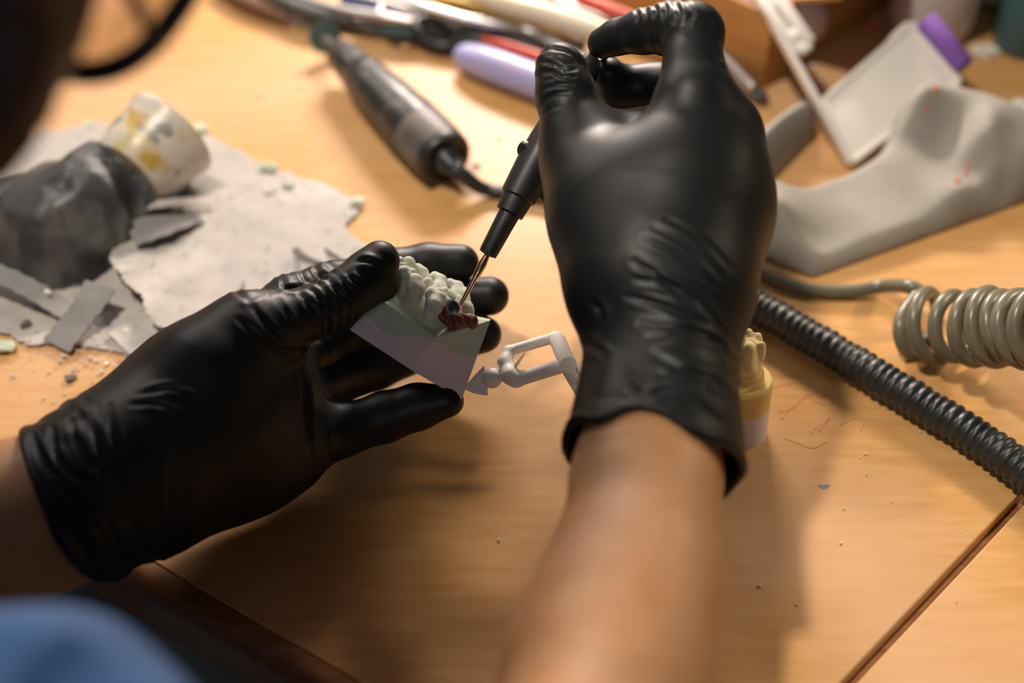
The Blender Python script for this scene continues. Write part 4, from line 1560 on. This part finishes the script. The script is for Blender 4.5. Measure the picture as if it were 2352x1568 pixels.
def rod(pts, r, n=8, seg=16):
    """tool shaft through seen points (px, py, height), radii in metres"""
    P = np.array([gp(x, y, z) for x, y, z in pts])
    if len(P) > 2:
        q = spline(P, n)
        rr = np.interp(np.linspace(0, 1, len(q)), np.linspace(0, 1, len(r)), r)
    else:
        q = np.array([P[0] + (P[1] - P[0]) * t for t in np.linspace(0, 1, 4 * len(r))])
        rr = np.interp(np.linspace(0, 1, len(q)), np.linspace(0, 1, len(r)), r)
    t0, t1 = nrm(q[0] - q[1]), nrm(q[-1] - q[-2])
    q = np.concatenate([[q[0] + t0 * rr[0] * .7, q[0] + t0 * rr[0] * .5], q, [q[-1] + t1 * rr[-1] * .5, q[-1] + t1 * rr[-1] * .7]])
    rr = np.concatenate([[rr[0] * .45, rr[0] * .8], rr, [rr[-1] * .8, rr[-1] * .45]])
    return tube(q, rr, seg)


GT = 'hand tools heaped at the far side'


def tool(name, label, cat, *parts):
    e = empty(name, gp(parts[0][1][0][0], parts[0][1][0][1]), label, cat, GT)
    for pn, pts, r, m in parts:
        link(pn, *rod(pts, r), m, e, auto=60)
    return e


tool('carving_tool', 'brown wooden handled tool, nearest the glasses in the tool heap', 'tool',
     ('handle', [(500, -30, .006), (570, 8, .006), (660, 44, .006)], [.0045, .006, .0055, .004], M['brownwood']),
     ('blade', [(655, 42, .006), (740, 72, .004)], [.003, .0022, .0012], M['motor2']))
tool('file', 'dark grey flat file beside the brown wooden tool', 'file',
     ('blade', [(600, -20, .012), (700, 26, .012), (800, 48, .012)], [.005, .0055, .004], M['film']),
     ('tang', [(796, 47, .012), (850, 66, .006), (930, 86, .004)], [.003, .004, .002], M['motor2']))
tw = tool('tweezers', 'silver tweezers with two arms meeting, above the grinding disc', 'tweezers',
          ('arm', [(660, -18, .016), (760, 16, .017), (860, 36, .017), (945, 50, .017)], [.0018, .0026, .0028, .0036, .0022], M['steel']),
          ('arm', [(700, -40, .020), (800, -14, .021), (880, 6, .021), (960, 30, .020)], [.0018, .0024, .0024, .0020], M['steel']),
          ('bridge', [(868, 36, .019), (880, 4, .021)], [.0018, .0018], M['steel']))
tool('probe', 'blue handled probe lying between the tweezer arms', 'probe',
     ('handle', [(790, 4, .008), (870, 22, .008), (930, 32, .008)], [.004, .005, .004], M['blue']),
     ('tip', [(928, 31, .008), (1000, 44, .004)], [.002, .001], M['steel']))
tool('probe', 'black probe with a blue ring under the tweezer tip', 'probe',
     ('handle', [(840, 50, .008), (900, 66, .008), (948, 72, .008)], [.003, .0062, .0050], M['teal']),
     ('tip', [(840, 50, .008), (790, 40, .006), (740, 34, .004)], [.002, .001], M['steel']))
# scissors with ring handles
sc1 = empty('scissors', gp(1003, 80), 'black scissors with an oval finger ring beside the lavender handle', 'scissors', GT)
rg = []
for i in range(41):
    w = 2 * math.pi * i / 40
    rg.append(gp(1003 + 52 * math.cos(w) - 8 * math.sin(w), 78 + 17 * math.cos(w) + 24 * math.sin(w), .006))
link('finger_ring', *tube(np.array(rg), .0052, 12, False), M['black'], sc1)
rg = []
for i in range(41):
    w = 2 * math.pi * i / 40
    rg.append(gp(1075 + 50 * math.cos(w), 66 + 16 * math.cos(w) + 18 * math.sin(w), .010))
link('finger_ring', *tube(np.array(rg), .0045, 12, False), M['black'], sc1)
link('shank', *rod([(1048, 98, .007), (1130, 118, .008), (1225, 150, .006)], [.0055, .0055, .004]), M['black'], sc1)
link('shank', *rod([(1120, 80, .009), (1190, 100, .010), (1260, 132, .008)], [.0055, .0055, .004]), M['black'], sc1)
link('blade', *rod([(1220, 148, .006), (1330, 180, .004), (1420, 205, .003)], [.004, .003, .001]), M['steel'], sc1)
wl_ = [gp(915 + 42 * math.cos(w), 78 + 26 * math.sin(w) + 14 * math.cos(w), .0035) for w in np.linspace(-.6, 3.6, 30)]
o = link('wire_loop', *tube(np.array(wl_), .0009, 8), M['bronze'])
tag(o, 'thin bent wire loop under the tweezers', 'wire', GT)
tool('spatula', 'wide silver spatula running under the cream brush handle', 'spatula',
     ('handle', [(860, -22, .022), (960, 14, .022), (1080, 48, .020)], [.0030, .0036, .0034], M['steel']),
     ('blade', [(1075, 46, .020), (1160, 62, .018), (1240, 88, .012)], [.0034, .0042, .0030, .0015], M['steel']))
tool('brush', 'cream lacquered brush handle, thickest of the tool heap', 'brush',
     ('handle', [(1000, -50, .028), (1130, -2, .029), (1260, 34, .029), (1400, 78, .026)], [.0045, .0058, .0064, .0070, .006], M['cream']))
tool('spatula', 'pale silver spatula beyond the cream brush handle', 'spatula',
     ('handle', [(1200, -36, .030), (1300, 10, .030), (1420, 52, .026)], [.0030, .0036, .0032], M['steel']))
tool('wax_carver', 'dark red handled carver at the back of the tool heap', 'tool',
     ('handle', [(1290, -28, .034), (1380, 14, .034), (1500, 60, .030)], [.003, .004, .004], M['red']),
     ('tip', [(1498, 60, .030), (1580, 90, .02)], [.0025, .0015], M['steel']))
tool('wax_carver', 'yellow handled carver under the cream brush handle', 'tool',
     ('handle', [(990, -6, .012), (1100, 22, .012), (1200, 50, .012), (1310, 92, .012)], [.004, .005, .005, .004], M['yellow']))
tool('wax_carver', 'orange-red handled carver tucked above the lavender handle', 'tool',
     ('handle', [(1110, 90, .013), (1160, 104, .015), (1250, 134, .015)], [.002, .003, .0032], M['red']),
     ('tip', [(1248, 133, .014), (1360, 150, .010), (1440, 165, .008)], [.0025, .0016], M['steel']))
tool('probe', 'thin silver probe just above the orange-red handle', 'probe',
     ('handle', [(1180, 66, .013), (1260, 98, .014), (1350, 140, .012)], [.0025, .0045, .004], M['steel']))
tool('probe', 'dark handled probe lying between the spatula and the brush', 'probe',
     ('handle', [(1150, 48, .010), (1220, 70, .010), (1330, 108, .010)], [.003, .005, .005], M['film']))
tool('file', 'dark round file at the back of the heap near the box', 'file',
     ('blade', [(1110, -30, .010), (1220, 4, .010), (1330, 46, .010)], [.004, .005, .004], M['film']))
tool('probe', 'black probe shaft lying just above the scissors shanks', 'probe',
     ('handle', [(960, 62, .004), (1080, 96, .004), (1200, 128, .004)], [.002, .0042, .0036], M['black']))
tool('file', 'grey steel file crossing under the tweezer arms', 'file',
     ('blade', [(690, 30, .004), (800, 52, .004), (930, 84, .004)], [.002, .0036, .0034], M['motor']))
tool('probe', 'blue-grey probe at the top edge between tweezers and cream handle', 'probe',
     ('handle', [(900, -30, .008), (1000, -4, .008), (1090, 22, .008)], [.003, .0044, .003], M['blue']))
# lavender handled knife
lv = tool('plaster_knife', 'lavender handled knife lying behind the thumb', 'knife',
          ('handle', [(1046, 122, .0095), (1062, 128, .0098), (1110, 145, .0108), (1180, 170, .0112), (1260, 200, .0112), (1330, 226, .0095)], [.0015, .0055, .0085, .0100, .0106, .0106, .0104, .0095, .006], M['lavender']),
          ('blade', [(1325, 224, .0095), (1400, 250, .008), (1480, 280, .006)], [.004, .004, .002], M['steel']))
tool('probe', 'silver instrument with a ring end beside the box corner', 'probe',
     ('handle', [(1600, 84, .012), (1670, 140, .011), (1728, 200, .009)], [.0038, .0046, .0040], M['steel']),
     ('shadow_side', [(1640, 150, .0045), (1700, 196, .0045), (1738, 222, .0045)], [.003, .0040, .0035], M['motor2']),  # darker rod standing in for the tool's shaded underside
     ('end_ring', [(1736, 210, .006), (1752, 214, .006), (1756, 222, .006), (1744, 226, .006), (1733, 218, .006)], [.002, .002, .002], M['motor2']))

# ------------------------------------------------------------------ dusty paper, dark bag, cup


def sheet(name, outline, m, label, cat, res=.0022, amp=.0006, freq=55, z0=.0006, th=.0005, lift=None, seed=1, parent=None):
    """thin paper lying on the bench: torn outline (as seen), gentle folds, real thickness"""
    P = np.array([gp(x, y)[:2] for x, y in outline])
    lo, hi = P.min(0), P.max(0)
    nx, ny = int((hi[0] - lo[0]) / res) + 2, int((hi[1] - lo[1]) / res) + 2
    gx, gy = np.meshgrid(lo[0] + res * np.arange(nx + 1), lo[1] + res * np.arange(ny + 1), indexing='ij')
    G = np.stack([gx.ravel(), gy.ravel()], 1)
    ins = np.zeros(len(G), bool)
    best = np.full(len(G), 9.0)
    near = G.copy()
    for i in range(len(P)):
        a, b = P[i], P[(i + 1) % len(P)]
        c = ((a[1] > G[:, 1]) != (b[1] > G[:, 1]))
        with np.errstate(divide='ignore', invalid='ignore'):
            xi = (b[0] - a[0]) * (G[:, 1] - a[1]) / (b[1] - a[1]) + a[0]
        ins ^= c & (G[:, 0] < xi)
        ab = b - a
        t = np.clip(((G - a) @ ab) / (ab @ ab), 0, 1)
        q = a + t[:, None] * ab
        d = np.linalg.norm(G - q, axis=1)
        u = d < best
        best[u] = d[u]
        near[u] = q[u]
    keep = ins | (best < res * .75)
    G2 = np.where((~ins & keep)[:, None], near, G)
    ids = np.arange((nx + 1) * (ny + 1)).reshape(nx + 1, ny + 1)
    quads = np.stack([ids[:-1, :-1], ids[1:, :-1], ids[1:, 1:], ids[:-1, 1:]], -1).reshape(-1, 4)
    quads = quads[keep[quads].all(1)]
    used = np.unique(quads)
    mp = -np.ones(len(G), int)
    mp[used] = np.arange(len(used))
    quads = mp[quads]
    X = np.concatenate([G2[used], np.zeros((len(used), 1))], 1)
    jag = snoise(X, 600, seed + 7)
    z = z0 + amp * (1 + .5 * snoise(X, freq, seed) + .5 * np.abs(snoise(X, freq * 2.3, seed + 2)))
    if lift is not None:
        z = z + lift(X)
    X[:, 2] = np.maximum(z, z0)
    n = len(X)
    V = np.concatenate([X + np.array([0, 0, th]), X])
    F = [tuple(q) for q in quads] + [tuple(q[::-1] + n) for q in quads]
    cnt = {}
    for q in quads:
        for i in range(4):
            e = (q[i], q[(i + 1) % 4])
            cnt[e] = cnt.get(e, 0) + 1
    for (a, b) in cnt:
        if (b, a) not in cnt:
            F.append((b, a, a + n, b + n))
    o = link(name, V, F, m, parent, auto=60)
    if label:
        tag(o, label, cat)
    return o


def rag(pts, seed, j=5, sub=4):
    """torn edge: subdivide and jitter an outline"""
    rr = random.Random(seed)
    out = []
    for i in range(len(pts)):
        a, b = pts[i], pts[(i + 1) % len(pts)]
        L = math.hypot(b[0] - a[0], b[1] - a[1])
        m = max(1, int(L / 22))
        for k in range(m):
            t = k / m
            out.append((a[0] + (b[0] - a[0]) * t + (rr.uniform(-j, j) if k else 0), a[1] + (b[1] - a[1]) * t + (rr.uniform(-j, j) if k else 0)))
    return out


big = rag([(-160, 470), (40, 330), (100, 296), (130, 312), (190, 296), (240, 285), (330, 330), (480, 318), (560, 352), (640, 400), (740, 424), (832, 476), (822, 500), (792, 520), (806, 545), (880, 580), (960, 640), (760, 760), (520, 800), (350, 842), (270, 812), (170, 800), (60, 798), (-20, 760), (-160, 740)], 3)
sheet('paper_sheet', big, M['sheet'], 'large torn grey paper sheet covered with plaster dust', 'paper', .0026, .0005, 40)


def lift_top(X):
    q0, q1 = gp(255, 610), gp(345, 770)
    e = nrm(q1 - q0)
    nn = np.array([-e[1], e[0], 0])
    if np.dot(gp(600, 560) - q0, nn) < 0:
        nn = -nn
    d = (X - q0) @ nn
    t = (X - q0) @ e / np.linalg.norm(q1 - q0)
    return .0105 * np.exp(-np.clip(d, 0, 1) / .022) * np.clip(1.25 - np.abs(t - .45) * 1.3, 0, 1) + .0012 * np.maximum(0, snoise(X, 120, 6)) * np.exp(-np.clip(d, 0, 1) / .03)


top_ = rag([(272, 590), (330, 520), (420, 455), (520, 440), (640, 470), (760, 540), (850, 600), (700, 700), (560, 780), (430, 800), (345, 762), (335, 720), (300, 700), (262, 640)], 9, 4)
sheet('paper_sheet', top_, M['sheet'], 'smaller dusty paper layer with a curled edge on top of the large sheet', 'paper', .0022, .0007, 60, .0026, .0005, lift_top, 5)
sheet('paper_flap', rag([(250, 780), (300, 742), (350, 790), (340, 832), (300, 828)], 4, 3), M['sheet'], 'torn grey paper corner under the curled sheet edge', 'paper', .0018, .0007, 90, .0022, .0005, None, 8)


def ribbon(name, pts, w, m, label, cat, th=.0008):
    """flat strip through seen points (px, py, height)"""
    P = spline([gp(x, y, z) for x, y, z in pts], 8)
    V, F = [], []
    for i, p in enumerate(P):
        t = nrm(P[min(i + 1, len(P) - 1)] - P[max(i - 1, 0)])
        s = nrm(np.cross([0, 0, 1.0], t))
        up_ = np.cross(t, s)
        ww = w * (1 + .06 * math.sin(i * 1.7))
        for a, z in ((-1, 0), (1, 0), (1, th), (-1, th)):
            V.append(p + s * a * ww + up_ * z)
    for i in range(len(P) - 1):
        for k in range(4):
            F.append((4 * i + k, 4 * i + (k + 1) % 4, 4 * i + 4 + (k + 1) % 4, 4 * i + 4 + k))
    F += [(3, 2, 1, 0), tuple(4 * len(P) - 4 + k for k in range(4))]
    o = link(name, V, F, m, auto=40)
    return tag(o, label, cat)


ribbon('card_strip', [(232, 655, .016), (205, 700, .012), (170, 745, .007), (130, 795, .0026)], .0085, M['strip'], 'grey card strip slanting down from the dark bag', 'strip')
ribbon('card_strip', [(-60, 610, .016), (20, 640, .013), (90, 676, .010), (150, 712, .005), (190, 735, .0028)], .0058, M['strip'], 'grey card strip along the lower rim of the dark bag', 'strip')
ribbon('card_strip', [(330, 476, .016), (400, 466, .015), (475, 462, .011)], .0032, M['sheet'], 'narrow dusty card strip sticking out beside the cloudy cup', 'strip')
ribbon('card_strip', [(300, 540, .012), (360, 520, .012), (440, 492, .006)], .0100, M['strip'], 'broad grey card piece propped below the narrow dusty strip', 'strip')

ribbon('paper_curl', [(678, 572, .004), (700, 592, .009), (735, 606, .004)], .0016, M['chipd'], 'dark curled paper sliver by the thumb on the dusty sheet', 'scrap')
ribbon('paper_curl', [(742, 570, .003), (768, 588, .006), (795, 606, .003)], .0009, M['chipd'], 'thin dark paper sliver nearest the thumb tip on the dusty sheet', 'scrap')
ribbon('paper_curl', [(520, 690, .004), (548, 670, .006), (560, 648, .004)], .0010, M['strip'], 'short grey paper sliver above the left wrist crease on the sheet', 'scrap')
# dark crumpled bag: a lump with flat facets and sharp folds
BV = [(288, 592, .002), (205, 656, .002), (105, 671, .002), (30, 632, .002), (-40, 575, .002), (-110, 500, .002),
      (258, 545, .018), (130, 470, .042), (66, 505, .033), (0, 482, .030), (90, 425, .038), (40, 560, .022), (100, 600, .016), (180, 590, .018), (190, 508, .029),
      (325, 466, .024), (262, 432, .035), (215, 392, .043), (150, 388, .045), (165, 348, .043), (205, 326, .042), (265, 330, .040), (312, 350, .036), (350, 388, .029), (408, 445, .013),
      (240, 452, .0335), (180, 440, .040), (285, 392, .034), (335, 425, .026), (300, 500, .0215), (330, 545, .002), (420, 478, .002), (440, 445, .002), (380, 405, .002), (300, 392, .002), (190, 390, .002), (60, 400, .002), (-90, 430, .002), (-20, 440, .03)]
BC = np.array([gp(*q) for q in BV])
from mathutils.geometry import delaunay_2d_cdt
tri = delaunay_2d_cdt([Vector(c[:2]) for c in BC], [], [], 0, 1e-6)[2]


def bag_top(G, d):
    z = np.zeros(len(G))
    for a, b, c in tri:
        A, B, C = BC[a], BC[b], BC[c]
        m = np.array([[B[0] - A[0], C[0] - A[0]], [B[1] - A[1], C[1] - A[1]]])
        if abs(np.linalg.det(m)) < 1e-12:
            continue
        q = (G - A[:2]) @ np.linalg.inv(m).T
        k_ = (q[:, 0] >= -1e-4) & (q[:, 1] >= -1e-4) & (q.sum(1) <= 1.0001)
        z[k_] = np.maximum(z[k_], A[2] + q[k_, 0] * (B[2] - A[2]) + q[k_, 1] * (C[2] - A[2]))
    return z


hullp = [q for q in BV if q[2] <= .002]
HP = np.array([gp(*q)[:2] for q in hullp])
cen_ = HP.mean(0)
HP = HP[np.argsort(np.arctan2(HP[:, 1] - cen_[1], HP[:, 0] - cen_[0]))]
V, F = slab_mesh(HP, .0016, bag_top, .0022)
nt_ = len(V) // 2
FQ = np.array([q for q in F if len(q) == 4])
W_ = laplace(V, FQ, 1, .5)
V[:nt_] = W_[:nt_]
N = normals(V, FQ)
fold = np.abs(snoise(V, 40, 3))
V[:nt_] += (N * (.0009 * snoise(V, 70, 5) - .0016 * np.exp(-fold * 6))[:, None])[:nt_]
V[:, 2] = np.maximum(V[:, 2], .0022)
o = link('plastic_bag', V, F, M['film'], auto=42)
tag(o, 'dark grey crumpled plastic bag on the dusty paper, dust on top', 'bag')
# dusty frayed ridge of the bag
rr = random.Random(5)
fz = []
for i in range(110):
    u = rr.random()
    px_, py_ = np.interp(u, [0, .25, .55, 1], [165, 210, 285, 400]), np.interp(u, [0, .25, .55, 1], [350, 328, 340, 430])
    c = surf(V, px_ + rr.uniform(-10, 10), py_ + rr.uniform(4, 44), 22)
    if c is None:
        continue
    s_ = rr.uniform(.0004, .0011)
    fz.append(lathe(c, (rr.uniform(-1, 1), rr.uniform(-1, .2), rr.uniform(.2, 1)), [(-s_, 0), (-s_ * .5, s_ * .8), (s_ * .6, s_ * .6), (s_ * 1.4, 0)], 6))
if fz:
    p_ = link('dust_crust', *join(*fz), M['strip'], o, smooth=False)
    p_['kind'] = 'stuff'

# cloudy plastic cup lying on its side
c0, c1 = pt(318, 372, .765), pt(404, 300, .800)
CA = nrm(np.array([.62, .50, -.10]))
cupc = gp(352, 345, .030)
cu = empty('plastic_cup', gp(352, 345), 'cloudy plastic cup stained with yellowish plaster lying behind the dark bag', 'cup')
f1, f2 = [], []
prof = [(-.030, .0225), (-.028, .0240), (0, .0265), (.022, .0290), (.0245, .0302), (.026, .0300), (.0255, .0288), (.021, .0278), (0, .0253), (-.026, .0228), (-.028, .0)]
link('cup_wall', *lathe(gp(352, 344, .0285), nrm(np.array([.56, .80, .22])), [(-.020, 0), (-.020, .0205), (-.017, .0225), (-.008, .0240), (.010, .0262), (.0125, .0274), (.0145, .0272), (.014, .0258), (.009, .0250), (-.006, .0228), (-.015, .0205), (-.017, .0)], 64), M['cup'], cu, auto=40)

# ------------------------------------------------------------------ plaster chips


def chip_mesh(r, seed):
    rr = random.Random(seed)
    bm = bmesh.new()
    for i in range(14):
        v = Vector((rr.gauss(0, 1), rr.gauss(0, 1), rr.gauss(0, .55))).normalized()
        bm.verts.new((v.x * r * rr.uniform(.7, 1.2), v.y * r * rr.uniform(.6, 1), v.z * r * .55))
    bmesh.ops.convex_hull(bm, input=list(bm.verts))
    bm.verts.ensure_lookup_table()
    bad = [v for v in bm.verts if not v.link_faces]
    bmesh.ops.delete(bm, geom=bad, context='VERTS')
    bm.verts.index_update()
    V = np.array([tuple(v.co) for v in bm.verts])
    F = [tuple(v.index for v in f.verts) for f in bm.faces]
    bm.free()
    V[:, 2] -= V[:, 2].min()
    return V, F


chips = [
    (618, 394, 24, 'chip', .0014, 'largest pale green plaster chip at the far edge of the paper'),
    (662, 430, 16, 'chip', .0014, 'rounded pale green plaster chip below the largest one'),
    (622, 442, 19, 'chipw', .0014, 'white plaster chip left of the rounded green one'),
    (822, 468, 19, 'chip', .0014, 'pale green chip on the right corner of the large paper'),
    (458, 298, 22, 'chip', .0005, 'long pale green chip behind the cloudy cup'),
    (203, 290, 16, 'chip', .0014, 'grey-green chip at the upper left edge of the paper'),
    (540, 358, 9, 'chip', .0014, 'tiny pale green chip between the cup and the largest chip'),
    (704, 424, 8, 'chipw', .0014, 'tiny white chip right of the rounded green chip'),
    (1096, 380, 9, 'chipw', .0003, 'white crumb on the bare bench beside the handpiece tail'),
    (1145, 322, 8, 'chipw', .0003, 'white crumb on the bare bench beyond the handpiece tail'),
    (596, 216, 8, 'chipw', .0003, 'white crumb on the bare bench left of the handpiece'),
    (1868, 154, 9, 'chipw', .0003, 'white crumb on the bench beside the cardboard box'),
    (1890, 184, 8, 'chipw', .0003, 'white crumb on the bench next to the holder tray plate'),
    (10, 806, 30, 'chip', .0003, 'large green-tinted chip at the left edge near the paper corner'),
    (58, 748, 17, 'chipd', .0012, 'dark brown flake lying on the paper by the card strip'),
    (162, 870, 16, 'chipd', .0003, 'dark grey flake on the bare wood below the paper'),
    (110, 671, 9, 'chipw', .0125, 'pale plaster bead on the card strip under the dark bag'),
    (244, 890, 7, 'chipw', .0003, 'pale crumb on the wood near the wrist of the glove'),
    (292, 762, 10, 'chipw', .0026, 'pale crumb under the curled paper edge'),
    (246, 836, 8, 'chipw', .0006, 'pale crumb at the lower torn edge of the paper'),
    (345, 794, 8, 'chipw', .0030, 'pale crumb below the curled corner of the paper'),
]
for i, (x, y, r, m, z, lab) in enumerate(chips):
    c = gp(x, y, z)
    V, F = chip_mesh(r * gd(x, y, z) / FPX, 40 + i)
    o = link('plaster_chip' if m != 'chipd' else 'flake', V + c, F, M[m], smooth=False, base=c)
    tag(o, lab, 'chip')
# crumbs and dust nobody could count
rr = random.Random(11)
cr = []
zones = [((60, 700), (330, 830), 150, .0016), ((360, 640), (520, 830), 60, .0016), ((20, 820), (330, 930), 40, .0004), ((560, 360), (840, 520), 50, .0016), ((1000, 960), (2250, 1500), 34, .0003), ((550, 150), (1200, 480), 26, .0003)]
for (x0, y0), (x1, y1), nn, z in zones:
    for _ in range(nn):
        x, y = rr.uniform(x0, x1), rr.uniform(y0, y1)
        r = abs(rr.gauss(0, 1)) * .00045 + .00025
        V, F = chip_mesh(r, rr.randrange(999))
        cr.append((V + gp(x, y, z), F))
o = link('plaster_crumbs', *join(*cr), M['dust'], smooth=False)
tag(o, 'fine plaster crumbs scattered over paper and bench', 'crumbs', kind='stuff')
